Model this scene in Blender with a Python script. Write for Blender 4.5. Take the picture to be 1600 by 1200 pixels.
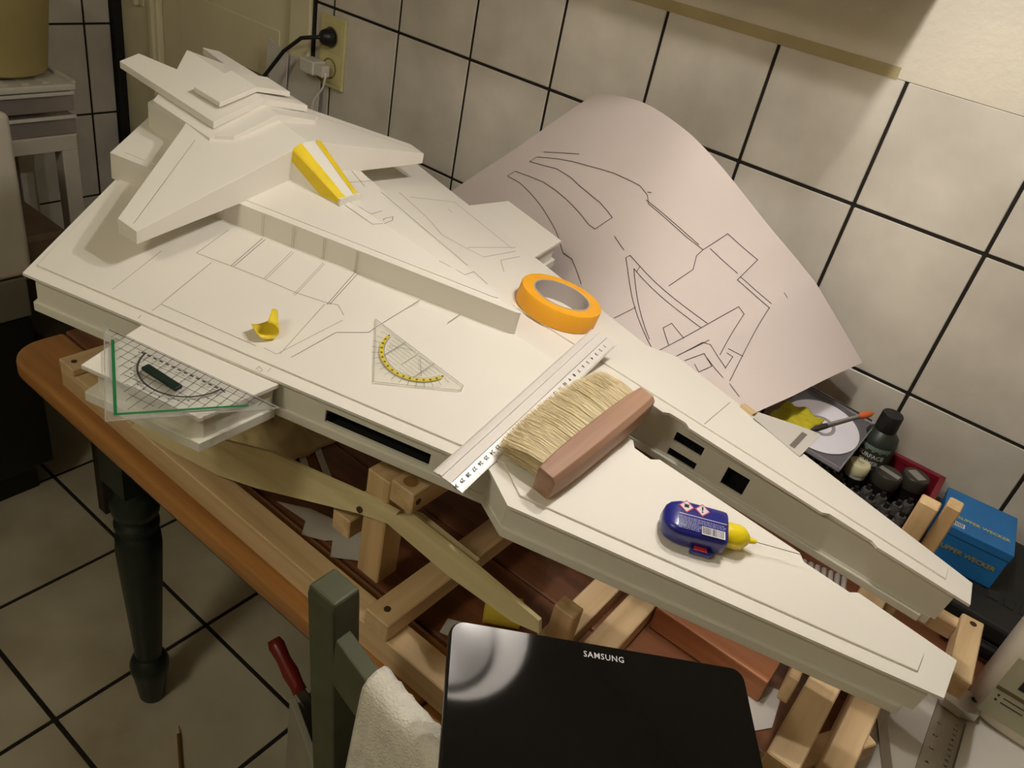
import bpy, bmesh, math, random
from mathutils import Vector, Matrix, Euler, noise
random.seed(7)
for _o in list(bpy.data.objects):
    bpy.data.objects.remove(_o, do_unlink=True)
SC = bpy.context.scene
COL = SC.collection

# ------------------------------------------------------------------ camera
CAM_POS = Vector((1.26539, -1.32090, 1.54603))
CAM_R = ((0.77254485, 0.60723618, 0.18557662),
         (0.46050296, -0.3346011, -0.8221795),
         (-0.437163, 0.72062912, -0.53812842))
cd = bpy.data.cameras.new('camera')
cd.sensor_width = 36.0
cd.lens = 1254.77 / 1600.0 * 36.0
cd.clip_start = 0.02
cam = bpy.data.objects.new('camera', cd)
COL.objects.link(cam)
cx, cy, cz = Vector(CAM_R[0]), -Vector(CAM_R[1]), -Vector(CAM_R[2])
cam.matrix_world = Matrix(((cx.x, cy.x, cz.x, CAM_POS.x), (cx.y, cy.y, cz.y, CAM_POS.y),
                           (cx.z, cy.z, cz.z, CAM_POS.z), (0, 0, 0, 1)))
SC.camera = cam

# ------------------------------------------------------------------ world and exposure
wd = bpy.data.worlds.new('world')
SC.world = wd
wd.use_nodes = True
wd.node_tree.nodes['Background'].inputs[0].default_value = (1.0, 0.86, 0.68, 1)
wd.node_tree.nodes['Background'].inputs[1].default_value = 0.03
SC.view_settings.view_transform = 'Standard'
SC.view_settings.look = 'None'
SC.view_settings.gamma = 1.0
SC.view_settings.use_curve_mapping = False
SC.view_settings.exposure = 0.0

# ------------------------------------------------------------------ lamp bulbs above the table
LAMP = Vector((1.04, -0.57, 1.80))
LAMP_AXIS = Vector((0.02, 1, 0)).normalized()
BULB_W = 6.5
for k in (-1, 1):
    ld = bpy.data.lights.new('bulb_light', 'POINT')
    ld.energy = BULB_W
    ld.color = (1.0, 0.965, 0.935)
    ld.shadow_soft_size = 0.012
    lo = bpy.data.objects.new('bulb_light', ld)
    COL.objects.link(lo)
    lo.location = LAMP + LAMP_AXIS * (0.08 * k)

# ------------------------------------------------------------------ helpers
def lin(c):
    return tuple((x / 12.92 if x <= 0.04045 else ((x + 0.055) / 1.055) ** 2.4) for x in c)

def rgb(r, g, b):
    return lin((r / 255, g / 255, b / 255))

MATS = {}
def mat(name, col, rough=0.6, metal=0.0, var=0.06, scale=12.0, bump=0.0, bscale=80.0, coat=0.0,
        trans=0.0, ior=1.45, alpha=1.0, emit=None, estr=0.0, stretch=None, col2=None, world=False):
    """principled material with procedural colour variation and fine relief"""
    if name in MATS:
        return MATS[name]
    m = bpy.data.materials.new(name)
    m.use_nodes = True
    nt = m.node_tree
    b = nt.nodes['Principled BSDF']
    b.inputs['Roughness'].default_value = rough
    b.inputs['Metallic'].default_value = metal
    b.inputs['IOR'].default_value = ior
    b.inputs['Coat Weight'].default_value = coat
    b.inputs['Transmission Weight'].default_value = trans
    b.inputs['Alpha'].default_value = alpha
    if emit:
        b.inputs['Emission Color'].default_value = (*emit, 1)
        b.inputs['Emission Strength'].default_value = estr
    tc = nt.nodes.new('ShaderNodeTexCoord')
    mp = nt.nodes.new('ShaderNodeMapping')
    if world:
        ge = nt.nodes.new('ShaderNodeNewGeometry')
        nt.links.new(ge.outputs['Position'], mp.inputs['Vector'])
    else:
        nt.links.new(tc.outputs['Object'], mp.inputs['Vector'])
    if stretch:
        mp.inputs['Scale'].default_value = stretch
    nz = nt.nodes.new('ShaderNodeTexNoise')
    nz.inputs['Scale'].default_value = scale
    nz.inputs['Detail'].default_value = 5
    nt.links.new(mp.outputs[0], nz.inputs['Vector'])
    rp = nt.nodes.new('ShaderNodeValToRGB')
    c2 = col2 if col2 else tuple(max(0, x * (1 - 2.2 * var)) for x in col)
    c1 = tuple(min(1, x * (1 + var)) for x in col)
    rp.color_ramp.elements[0].position = 0.32
    rp.color_ramp.elements[1].position = 0.68
    rp.color_ramp.elements[0].color = (*c2, 1)
    rp.color_ramp.elements[1].color = (*c1, 1)
    nt.links.new(nz.outputs['Fac'], rp.inputs['Fac'])
    nt.links.new(rp.outputs['Color'], b.inputs['Base Color'])
    if bump > 0:
        n2 = nt.nodes.new('ShaderNodeTexNoise')
        n2.inputs['Scale'].default_value = bscale
        n2.inputs['Detail'].default_value = 6
        nt.links.new(mp.outputs[0], n2.inputs['Vector'])
        bp = nt.nodes.new('ShaderNodeBump')
        bp.inputs['Strength'].default_value = bump
        bp.inputs['Distance'].default_value = 0.004
        nt.links.new(n2.outputs['Fac'], bp.inputs['Height'])
        nt.links.new(bp.outputs['Normal'], b.inputs['Normal'])
    MATS[name] = m
    return m

def clear(name, tint, alpha, rough=0.06):
    """thin clear plastic: mostly see-through with a glossy skin"""
    if name in MATS:
        return MATS[name]
    m = bpy.data.materials.new(name)
    m.use_nodes = True
    nt = m.node_tree
    for n in list(nt.nodes):
        nt.nodes.remove(n)
    out = nt.nodes.new('ShaderNodeOutputMaterial')
    tr = nt.nodes.new('ShaderNodeBsdfTransparent')
    tr.inputs[0].default_value = (*tint, 1)
    pb = nt.nodes.new('ShaderNodeBsdfPrincipled')
    pb.inputs['Base Color'].default_value = (*[min(1, t * 0.9) for t in tint], 1)
    pb.inputs['Roughness'].default_value = rough
    mx = nt.nodes.new('ShaderNodeMixShader')
    mx.inputs[0].default_value = alpha
    nt.links.new(tr.outputs[0], mx.inputs[1])
    nt.links.new(pb.outputs[0], mx.inputs[2])
    nt.links.new(mx.outputs[0], out.inputs[0])
    MATS[name] = m
    return m

def wood(name, light, dark, axis=0, rough=0.55, scale=9.0, coat=0.0):
    """wood with grain running along one object axis"""
    st = [26.0, 26.0, 26.0]
    st[axis] = 1.4
    return mat(name, light, rough=rough, var=0.1, scale=scale / 9.0 * 1.6, stretch=tuple(st), col2=dark,
               bump=0.12, bscale=4.0, coat=coat)

def link(name, me, m=None, parent=None, smooth=False, mw=None):
    o = bpy.data.objects.new(name, me)
    COL.objects.link(o)
    if m is not None:
        if isinstance(m, (list, tuple)):
            for q in m:
                me.materials.append(q)
        else:
            me.materials.append(m)
    if parent is not None:
        o.parent = parent
    if mw is not None:
        o.matrix_world = mw
    if smooth:
        for p in me.polygons:
            p.use_smooth = True
    return o

def mesh(name, verts, faces, m, parent=None, smooth=False, mw=None):
    me = bpy.data.meshes.new(name)
    me.from_pydata([tuple(v) for v in verts], [], faces)
    bm = bmesh.new()
    bm.from_mesh(me)
    bmesh.ops.recalc_face_normals(bm, faces=bm.faces)
    bm.to_mesh(me)
    bm.free()
    return link(name, me, m, parent, smooth, mw)

class MB:
    """collects several shapes of ONE part into one mesh"""
    def __init__(s):
        s.v, s.f = [], []
    def add(s, v, f):
        n = len(s.v)
        s.v += [tuple(x) for x in v]
        s.f += [tuple(i + n for i in q) for q in f]
        return s
    def box(s, lo, hi, M=None):
        x0, y0, z0 = lo
        x1, y1, z1 = hi
        v = [Vector(q) for q in ((x0, y0, z0), (x1, y0, z0), (x1, y1, z0), (x0, y1, z0),
                                 (x0, y0, z1), (x1, y0, z1), (x1, y1, z1), (x0, y1, z1))]
        if M is not None:
            v = [M @ q for q in v]
        return s.add(v, [(0, 3, 2, 1), (4, 5, 6, 7), (0, 1, 5, 4), (1, 2, 6, 5), (2, 3, 7, 6), (3, 0, 4, 7)])
    def beam(s, a, b, w, h, up=(0, 0, 1)):
        a, b = Vector(a), Vector(b)
        d = (b - a).normalized()
        sd = d.cross(Vector(up)).normalized()
        u = sd.cross(d).normalized()
        v = []
        for p in (a, b):
            for i, j in ((-1, -1), (1, -1), (1, 1), (-1, 1)):
                v.append(p + sd * (w / 2 * i) + u * (h / 2 * j))
        return s.add(v, [(0, 1, 2, 3), (7, 6, 5, 4), (0, 4, 5, 1), (1, 5, 6, 2), (2, 6, 7, 3), (3, 7, 4, 0)])
    def prism(s, poly, topf, botf):
        n = len(poly)
        v = [(p[0], p[1], topf(*p) if callable(topf) else topf) for p in poly]
        v += [(p[0], p[1], botf(*p) if callable(botf) else botf) for p in poly]
        f = [tuple(range(n)), tuple(range(2 * n - 1, n - 1, -1))]
        f += [(i, i + n, (i + 1) % n + n, (i + 1) % n) for i in range(n)]
        return s.add(v, f)
    def tube(s, pts, r, n=8, cap=True):
        pts = [Vector(p) for p in pts]
        rs = r if isinstance(r, (list, tuple)) else [r] * len(pts)
        rings = []
        prev = None
        for i, p in enumerate(pts):
            d = (pts[min(i + 1, len(pts) - 1)] - pts[max(i - 1, 0)]).normalized()
            if prev is None:
                prev = d.orthogonal().normalized()
            else:
                prev = (prev - d * prev.dot(d)).normalized()
            e = d.cross(prev)
            rings.append([p + (prev * math.cos(2 * math.pi * k / n) + e * math.sin(2 * math.pi * k / n)) * rs[i] for k in range(n)])
        return s.loft(rings, cap)
    def loft(s, rings, cap=True, closed=True):
        n = len(rings[0])
        v = [p for r in rings for p in r]
        f = []
        for i in range(len(rings) - 1):
            for k in range(n if closed else n - 1):
                f.append((i * n + k, i * n + (k + 1) % n, (i + 1) * n + (k + 1) % n, (i + 1) * n + k))
        if cap:
            f.append(tuple(range(n - 1, -1, -1)))
            f.append(tuple((len(rings) - 1) * n + k for k in range(n)))
        return s.add(v, f)
    def lathe(s, prof, n=32, M=None):
        rings = []
        for r, z in prof:
            ring = [Vector((r * math.cos(2 * math.pi * k / n), r * math.sin(2 * math.pi * k / n), z)) for k in range(n)]
            rings.append([M @ q for q in ring] if M is not None else ring)
        return s.loft(rings, True)
    def strip(s, pts, w, nrm, lift=0.0):
        """flat printed or pencilled line along a polyline on a surface; nrm is a normal or a function"""
        pts = [Vector(p) for p in pts]
        for a, b in zip(pts[:-1], pts[1:]):
            n = Vector(nrm(a)) if callable(nrm) else Vector(nrm)
            d = b - a
            if d.length < 1e-6:
                continue
            sd = d.normalized().cross(n).normalized() * (w / 2)
            e = d.normalized() * (w * 0.3)
            q = n.normalized() * lift
            s.add([a - e - sd + q, a - e + sd + q, b + e + sd + q, b + e - sd + q], [(0, 1, 2, 3)])
        return s
    def build(s, name, m, parent=None, smooth=False, mw=None, bevel=0.0, seg=2, auto=None):
        o = mesh(name, s.v, s.f, m, parent, smooth, mw)
        if bevel > 0:
            md = o.modifiers.new('bevel', 'BEVEL')
            md.width = bevel
            md.segments = seg
            md.limit_method = 'ANGLE'
            md.angle_limit = math.radians(40)
        if auto:
            o.data.polygons.foreach_set('use_smooth', [True] * len(o.data.polygons))
            try:
                o.data.set_sharp_from_angle(angle=math.radians(auto))
            except Exception:
                pass
        return o

def tag(o, label, cat, group=None, kind=None):
    o['label'] = label
    o['category'] = cat
    if group:
        o['group'] = group
    if kind:
        o['kind'] = kind
    return o

def thing(name, label, cat, mw=None, group=None):
    o = bpy.data.objects.new(name, None)
    o.empty_display_size = 0.03
    COL.objects.link(o)
    if mw is not None:
        o.matrix_world = mw
    return tag(o, label, cat, group)

def struct(o):
    o['kind'] = 'structure'
    return o

def T(x, y, z, rz=0.0, rx=0.0, ry=0.0):
    return Matrix.Translation((x, y, z)) @ Euler((rx, ry, rz)).to_matrix().to_4x4()

def frame(o, x, z):
    """matrix from origin, an x direction and a z (normal) direction"""
    z = Vector(z).normalized()
    x = Vector(x)
    x = (x - z * x.dot(z)).normalized()
    y = z.cross(x)
    o = Vector(o)
    return Matrix(((x.x, y.x, z.x, o.x), (x.y, y.y, z.y, o.y), (x.z, y.z, z.z, o.z), (0, 0, 0, 1)))

def text_shapes(mb, body, size, M, align='CENTER', bold=0.0, spacing=1.0):
    """adds flat lettering to a mesh collection"""
    cu = bpy.data.curves.new('lettering', 'FONT')
    cu.body = body
    cu.size = size
    cu.align_x = align
    cu.align_y = 'CENTER'
    cu.resolution_u = 2
    cu.offset = bold
    cu.space_character = spacing
    o = bpy.data.objects.new('lettering', cu)
    COL.objects.link(o)
    dg = bpy.context.evaluated_depsgraph_get()
    me = bpy.data.meshes.new_from_object(o.evaluated_get(dg))
    mb.add([M @ v.co for v in me.vertices], [tuple(p.vertices) for p in me.polygons])
    bpy.data.objects.remove(o, do_unlink=True)
    bpy.data.meshes.remove(me)
    bpy.data.curves.remove(cu)

def offset_poly(poly, d):
    """inset of a closed polygon (positive = inwards for counter-clockwise order)"""
    out = []
    n = len(poly)
    area = sum(poly[i][0] * poly[(i + 1) % n][1] - poly[(i + 1) % n][0] * poly[i][1] for i in range(n))
    sg = 1 if area > 0 else -1
    for i in range(n):
        p0, p1, p2 = Vector(poly[i - 1]), Vector(poly[i]), Vector(poly[(i + 1) % n])
        a, b = (p1 - p0).normalized(), (p2 - p1).normalized()
        na, nb = Vector((-a.y, a.x)) * sg, Vector((-b.y, b.x)) * sg
        m = na + nb
        k = 1 + na.dot(nb)
        q = p1 + m * (d / max(k, 0.35))
        out.append((q.x, q.y))
    return out

# measured pencil lines (plan coordinates of the model), drawing lines (sheet coordinates) and plywood outlines
PL_LEFT =  [[(-0.433, -0.285), (-0.4567, -0.2059)], [(-0.2616, -0.2317), (-0.3798, -0.2623), (-0.3773, -0.2754)], [(-0.3807, -0.2616), (-0.4038, -0.1771)], [(-0.4288, -0.1783), (-0.4415, -0.1215)], [(-0.4288, -0.1783), (-0.3848, -0.164), (-0.3426, -0.1515), (-0.3015, -0.1415), (-0.2623, -0.1264), (-0.2521, -0.12), (-0.235, -0.1276)], [(-0.3848, -0.164), (-0.4029, -0.1015)], [(-0.382, -0.1626), (-0.399, -0.1009)], [(-0.3426, -0.1515), (-0.3611, -0.0917)], [(-0.3403, -0.1506), (-0.3577, -0.0916)], [(-0.299, -0.1457), (-0.3202, -0.0785)], [(-0.2968, -0.1448), (-0.3174, -0.0791)], [(-0.2612, -0.1285), (-0.2814, -0.0637)], [(-0.2592, -0.1263), (-0.2776, -0.0631)], [(-0.2352, -0.2221), (-0.2631, -0.1306)], [(-0.2375, -0.2245), (-0.2297, -0.1348)], [(-0.2234, -0.2166), (-0.2199, -0.1543), (-0.1954, -0.1274), (-0.196, -0.1121), (-0.1945, -0.041)], [(-0.145, -0.0475), (-0.1447, -0.0252)], [(-0.254, -0.2278), (-0.2375, -0.2245)], [(-0.2235, -0.2489), (-0.2256, -0.2428)], [(-0.3765, -0.2932), (-0.3786, -0.2878)], [(-0.235, -0.2543), (-0.2357, -0.2495), (-0.2292, -0.2508), (-0.2288, -0.2545)], [(-0.574, -0.233), (-0.5772, -0.2243)]]
PL_RIGHT =  [[(-0.424, 0.1824), (-0.3449, 0.1555), (-0.2986, 0.1314), (-0.2591, 0.1356), (-0.2292, 0.1411), (-0.2247, 0.2206)], [(-0.2578, 0.1403), (-0.2333, 0.2336)], [(-0.408, 0.1883), (-0.3776, 0.2656), (-0.2321, 0.2227)], [(-0.2134, 0.1634), (-0.1883, 0.1351)], [(-0.2134, 0.1634), (-0.211, 0.2126)], [(0.1589, 0.0656), (0.1609, 0.1592)], [(-0.3604, 0.2263), (-0.3503, 0.2232)]]
PL_ROOF =  [[(-0.2045, -0.0025), (-0.167, 0.002), (-0.1688, 0.0239), (-0.1412, 0.0153)], [(-0.3727, -0.002), (-0.3234, 0.0023), (-0.328, 0.0286)], [(-0.3723, -0.0103), (-0.3067, -0.0126), (-0.3, -0.0024), (-0.3097, 0.012), (-0.3116, 0.0319), (-0.303, 0.0208), (-0.2985, -0.0005)], [(-0.3745, 0.0791), (-0.1834, 0.0296)], [(-0.4533, 0.0934), (-0.3931, 0.0651)], [(-0.407, 0.0391), (-0.4077, 0.0941)]]
PAPER =  [[(0.092, 0.579), (0.095, 0.531), (0.14, 0.495), (0.179, 0.47), (0.223, 0.446), (0.293, 0.394), (0.366, 0.355), (0.397, 0.363), (0.414, 0.392), (0.447, 0.384), (0.529, 0.362), (0.574, 0.342), (0.57, 0.187), (0.663, 0.165), (0.685, 0.33), (0.794, 0.327), (0.885, 0.854)], [(0.092, 0.579), (0.13, 0.569), (0.164, 0.554), (0.216, 0.56), (0.25, 0.571), (0.316, 0.573), (0.326, 0.57), (0.363, 0.58), (0.383, 0.587), (0.376, 0.702), (0.355, 0.709), (0.318, 0.695), (0.255, 0.681), (0.17, 0.669), (0.09, 0.68), (0.087, 0.732), (0.126, 0.74), (0.195, 0.788), (0.226, 0.808), (0.298, 0.859), (0.365, 0.931), (0.396, 0.918), (0.436, 0.945), (0.474, 0.967)], [(0.574, 0.342), (0.579, 0.39), (0.605, 0.457), (0.611, 0.612)], [(0.58, 0.309), (0.669, 0.301)], [(0.725, 0.949), (0.49, 0.681), (0.491, 0.655), (0.744, 0.638)], [(0.704, 0.915), (0.526, 0.685), (0.745, 0.681)], [(0.536, 0.682), (0.53, 0.651)], [(0.612, 0.944), (0.615, 0.819)], [(0.74, 0.939), (0.75, 0.446), (0.774, 0.46), (0.826, 0.747)], [(0.745, 0.791), (0.697, 0.762), (0.696, 0.813), (0.739, 0.875)], [(0.775, 0.918), (0.779, 0.748), (0.795, 0.733), (0.854, 0.789)], [(0.796, 0.907), (0.805, 0.8), (0.838, 0.836), (0.835, 0.917), (0.815, 0.89)], [(0.824, 0.683), (0.853, 0.66)], [(0.856, 0.796), (0.843, 0.704), (0.83, 0.709)], [(0.779, 0.192), (0.795, 0.2)], [(0.404, 0.386), (0.559, 0.34)], [(0.095, 0.485), (0.174, 0.413)], [(0.682, 0.305), (0.787, 0.299)], [(0.817, 0.811), (0.872, 0.859)], [(0.425, 0.651), (0.47, 0.663)], [(0.391, 0.351), (0.398, 0.339)], [(0.775, 0.898), (0.783, 0.714)], [(0.89, 0.871), (0.928, 0.92)]]
PLYA =  [(0.407, -0.854, 0.816), (0.469, -0.847, 0.837), (0.599, -0.832, 0.883), (0.655, -0.825, 0.901), (0.803, -0.804, 0.92), (0.84, -0.799, 0.921), (0.835, -0.8, 0.898), (0.789, -0.807, 0.887), (0.631, -0.829, 0.83), (0.562, -0.837, 0.81), (0.466, -0.847, 0.797), (0.391, -0.855, 0.793)]
PLYB =  [(0.833, -0.8, 0.911), (0.858, -0.8, 0.929), (0.957, -0.8, 0.926), (1.042, -0.8, 0.918), (1.046, -0.8, 0.902), (1.013, -0.8, 0.891), (0.924, -0.8, 0.887), (0.828, -0.8, 0.895)]
PLYB2 =  [(0.819, -0.77, 0.893), (0.848, -0.77, 0.904), (0.937, -0.77, 0.899), (0.937, -0.77, 0.881), (0.848, -0.77, 0.877)]
WALLU  =  [-0.4074, -0.4049, -0.3665, -0.364, -0.326, -0.3235, -0.2831, -0.2807]

# ================================================================== the setting
M_TILE = mat('wall_tile', rgb(222, 214, 200), rough=0.22, var=0.05, scale=5.0, world=True, col2=rgb(190, 183, 168), coat=0.2)
FILL_GLOW = 32.0
M_GROUT = mat('dark_grout', rgb(34, 28, 20), rough=0.9, var=0.2, scale=60)
M_FTILE = mat('floor_tile', rgb(190, 182, 160), rough=0.3, var=0.06, scale=4.0, world=True, col2=rgb(158, 148, 124))
M_PLASTER = mat('plaster', rgb(212, 203, 184), rough=0.9, var=0.04, scale=6, bump=0.5, bscale=60, world=True)
M_CREAM = mat('cream_paint', rgb(224, 214, 178), rough=0.5, var=0.04, scale=3, world=True)
M_CEIL = mat('ceiling_paint', rgb(232, 222, 200), rough=0.9, var=0.02, world=True)
M_DARK = mat('black_edge', rgb(30, 26, 18), rough=0.7, var=0.2)

def tiles(parent, u0, u1, ulines, zlines, place, th=0.006, gap=0.0056):
    """each tile an object of its own; alike tiles share a mesh"""
    cache = {}
    for i in range(len(ulines) - 1):
        for j in range(len(zlines) - 1):
            a, b, c, d = ulines[i], ulines[i + 1], zlines[j], zlines[j + 1]
            w, h = round(b - a - gap, 4), round(d - c - gap, 4)
            if (w, h) not in cache:
                mb = MB().box((-w / 2, -h / 2, -th), (w / 2, h / 2, 0))
                o = mb.build('tile', M_TILE if parent.name != 'floor' else M_FTILE, parent, bevel=0.0012, seg=1)
                cache[(w, h)] = o
            else:
                o = cache[(w, h)].copy()
                COL.objects.link(o)
            o.matrix_world = place((a + b) / 2, (c + d) / 2)

TH = 0.2477
XL, XR, YF, ZC = -1.07, 2.7, -2.5, 2.42
# back wall: grout bed with tiles up to 1.39 m, rough plaster above; an opening for the door
wb = MB()
wb.box((-0.26, 0.0022, 0), (XR, 0.09, 1.388))
wall_back = struct(wb.build('wall_back', M_GROUT))
wp = MB()
wp.box((-0.26, 0.0, 1.388), (XR, 0.09, ZC)).box((XL, 0.0, 2.02), (-0.26, 0.09, ZC))
struct(wp.build('wall_back_plaster', M_PLASTER))
zl = [1.2 - TH * k for k in range(4, -1, -1)] + [1.39]
xl = [-0.258] + [-0.2 + 0.2 * k for k in range(0, 13)]
RB = Matrix.Rotation(math.radians(90), 4, 'X')
tiles(wall_back, 0, 0, xl, zl, lambda a, b: Matrix.Translation((a, 0, b)) @ RB)
# left wall
wl = MB().box((XL - 0.09, YF, 0), (XL - 0.0022, 0.0, 1.70))
wall_left = struct(wl.build('wall_left', M_GROUT))
struct(MB().box((XL - 0.09, YF, 1.70), (XL, 0.0, ZC)).build('wall_left_plaster', M_PLASTER))
yl = [-0.11 - 0.2 * k for k in range(8, -1, -1)] + [-0.034]
RL = Matrix.Rotation(math.radians(90), 4, 'Z') @ RB
tiles(wall_left, 0, 0, yl, [1.2 - TH * k for k in range(4, -3, -1)], lambda a, b: Matrix.Translation((XL, a, b)) @ RL)
# floor
floor = struct(MB().box((XL, YF, -0.1), (XR, 0.09, -0.002)).build('floor', M_GROUT))
fx = [-0.4623 + 0.3277 * k for k in range(-2, 10)]
fx[0] = XL
fy = [-0.618 + 0.3345 * k for k in range(-5, 2)] + [0.085]
tiles(floor, 0, 0, fx, fy, lambda a, b: Matrix.Translation((a, b, 0)), gap=0.009)
# ceiling and the walls behind the camera
struct(MB().box((XL, YF, ZC), (XR, 0.09, ZC + 0.08)).build('ceiling', M_CEIL))
struct(MB().box((XR, YF, 0), (XR + 0.08, 0.09, ZC)).build('wall_right', M_PLASTER))
struct(MB().box((XL - 0.09, YF - 0.08, 0), (XR + 0.08, YF, ZC)).build('wall_front', M_PLASTER))
# dark profile in the corner and along the end of the tiling
struct(MB().box((XL, -0.034, 0), (XL + 0.02, 0.0, 2.0)).build('trim_1', M_DARK))
struct(MB().box((-0.264, -0.004, 0), (-0.2565, 0.02, 1.39)).build('trim_2', M_DARK))

# door beside the tiling
door = bpy.data.objects.new('door_1', None)
COL.objects.link(door)
struct(door)
fr = MB()
fr.box((-1.05, -0.012, 0), (-0.875, 0.05, 2.02)).box((-0.335, -0.012, 0), (-0.264, 0.05, 2.02)).box((-1.05, -0.012, 1.96), (-0.264, 0.05, 2.02))
fr.box((-0.905, -0.022, 0), (-0.885, -0.01, 1.97))
fr.build('door_frame', M_CREAM, door, bevel=0.004)
lf = MB().box((-0.872, 0.004, 0.006), (-0.338, 0.045, 1.955))
leaf = lf.build('door_leaf', M_CREAM, door, bevel=0.003)
for z0, z1 in ((0.16, 0.62), (0.76, 1.105), (1.20, 1.80)):
    pn = MB().box((-0.79, 0.0015, z0), (-0.385, 0.006, z1))
    pn.build('door_panel', M_CREAM, leaf, bevel=0.003)
for z in (0.35, 1.07, 1.75):
    hg = MB().tube([(-0.955, -0.022, z - 0.04), (-0.955, -0.022, z + 0.04)], 0.008, 10)
    hg.box((-0.985, -0.015, z - 0.04), (-0.935, -0.0115, z + 0.04))
    hg.build('hinge', M_CREAM, door)
MB().tube([(-0.38, 0.0, 1.0), (-0.38, -0.05, 1.0), (-0.49, -0.05, 1.0)], 0.009, 10).build('door_handle', mat('brass_grey', rgb(150, 140, 120), 0.3, 1.0), door, smooth=True)

# wall cabinet above the tiles (throws the shade on the wall)
M_CAB = mat('cabinet_white', rgb(205, 192, 160), rough=0.5, var=0.03)
cab = thing('wall_cabinet', 'cream wall cabinet hung above the tiled wall', 'cabinet', T(0, 0, 0))
MB().box((-0.15, -0.285, 1.56), (1.003, -0.001, 2.2)).build('body', M_CAB, cab, bevel=0.002)
for i in range(3):
    x0 = -0.15 + 0.3843 * i
    d = MB().box((x0 + 0.003, -0.303, 1.56), (x0 + 0.381, -0.286, 2.198)).build('door', M_CAB, cab, bevel=0.002)
    MB().tube([(x0 + 0.04, -0.304, 1.66), (x0 + 0.04, -0.326, 1.68), (x0 + 0.04, -0.326, 1.76), (x0 + 0.04, -0.304, 1.78)], 0.004, 8).build('handle', mat('brass_grey', (0.3, 0.3, 0.3)), d)

# pendant lamp over the table (its bulbs are the two lights above)
lamp = thing('pendant_lamp', 'white pendant lamp hanging over the model', 'lamp', T(*LAMP))
M_LAMPW = mat('lamp_enamel', rgb(170, 165, 158), rough=0.4, var=0.01)
n = 36
prof = [(0.03, 0.15), (0.075, 0.125), (0.128, -0.012), (0.131, -0.022)]
MB().loft([[Vector((r * math.cos(2 * math.pi * k / n), r * math.sin(2 * math.pi * k / n), z)) for k in range(n)] for r, z in prof], cap=False).build('shade', M_LAMPW, lamp, smooth=True)
MB().lathe([(0.0, 0.046), (0.088, 0.046), (0.088, 0.050), (0.0, 0.050)], 36).build(
    'diffuser', mat('lamp_glass', rgb(150, 146, 140), rough=0.4, var=0.01, emit=(1.0, 0.92, 0.82), estr=0.2), lamp)
MB().tube([(0, 0, 0.15), (0, 0, ZC - LAMP.z)], 0.003, 6).build('cord', M_DARK, lamp)
MB().lathe([(0.0, ZC - LAMP.z - 0.03), (0.045, ZC - LAMP.z - 0.03), (0.05, ZC - LAMP.z), (0, ZC - LAMP.z)], 20).build('ceiling_rose', M_LAMPW, lamp)
for k in (-1, 1):
    c = LAMP_AXIS * (0.08 * k)
    MB().lathe([(0.012, 0.024), (0.014, 0.046)], 14, Matrix.Translation(c)).build('bulb_socket', M_LAMPW, lamp)

# added opal dome, unseen behind the camera, giving fill light
cl_ = thing('added_fill_dome', 'added round opal dome giving fill light', 'fill light', T(0.70, -2.15, ZC))
MB().lathe([(0.0, -0.02), (0.19, -0.02), (0.19, 0.0), (0.0, 0.0)], 36).build('base', M_LAMPW, cl_)
MB().lathe([(0.0, -0.095), (0.06, -0.09), (0.12, -0.07), (0.16, -0.04), (0.17, -0.021), (0.0, -0.021)], 36).build(
    'dome', mat('opal_glow', rgb(240, 235, 220), rough=0.5, var=0.01, emit=(1.0, 0.95, 0.78), estr=FILL_GLOW), cl_, smooth=True)
# flat olive strip along the top of the tiles below the cabinet
struct(MB().box((-0.25, -0.0012, 1.386), (0.985, 0.001, 1.403)).build('trim_3', mat('olive_strip', rgb(176, 160, 118), 0.7, var=0.06)))

# double power socket with plug and charger
M_SOCK = mat('socket_cream', rgb(205, 196, 140), rough=0.35, var=0.03)
sk = thing('power_socket', 'cream double wall socket on the tiles beside the door', 'socket', T(-0.1915, 0, 1.108))
MB().box((-0.0405, -0.009, -0.077), (0.0405, 0, 0.077)).build('plate', M_SOCK, sk, bevel=0.003)
for z in (0.0335, -0.0335):
    MB().lathe([(0.0, 0.0), (0.0215, 0.0), (0.0225, 0.003), (0.0195, 0.003), (0.0185, 0.0006), (0.0, 0.0006)], 28,
               Matrix.Translation((0, -0.0092, z)) @ Matrix.Rotation(math.radians(90), 4, 'X')).build('outlet', mat('socket_dark', rgb(120, 112, 78), 0.5), sk)
    MB().box((-0.033, -0.0105, z - 0.0315), (0.033, -0.0088, z + 0.0315)).build('insert', M_SOCK, sk, bevel=0.001)
M_BLACK = mat('black_plastic', rgb(24, 24, 22), rough=0.4, var=0.1)
pl = thing('power_plug', 'black power plug with a black cable in the upper socket', 'plug', T(-0.1915, -0.0115, 1.1415))
MB().lathe([(0.0, 0), (0.019, 0), (0.0195, 0.006), (0.016, 0.022), (0.008, 0.028), (0.0, 0.029)], 22, Matrix.Rotation(math.radians(90), 4, 'X')).build('body', M_BLACK, pl, smooth=True)
MB().tube([(0, -0.02, 0), (-0.012, -0.032, -0.002), (-0.045, -0.045, -0.012), (-0.085, -0.06, -0.05), (-0.13, -0.085, -0.125), (-0.155, -0.12, -0.23), (-0.16, -0.13, -0.40), (-0.155, -0.135, -0.8), (-0.14, -0.14, -1.125), (-0.05, -0.15, -1.136)], 0.0045, 10).build('cable', M_BLACK, pl, smooth=True)
M_WPL = mat('white_plastic', rgb(214, 208, 194), rough=0.4, var=0.02)
ch = thing('usb_charger', 'white charger block with a thin white cable in the lower socket', 'charger', T(-0.207, -0.0115, 1.073))
MB().box((-0.042, -0.038, -0.017), (0.004, 0, 0.013)).build('body', M_WPL, ch, bevel=0.003)
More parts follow.
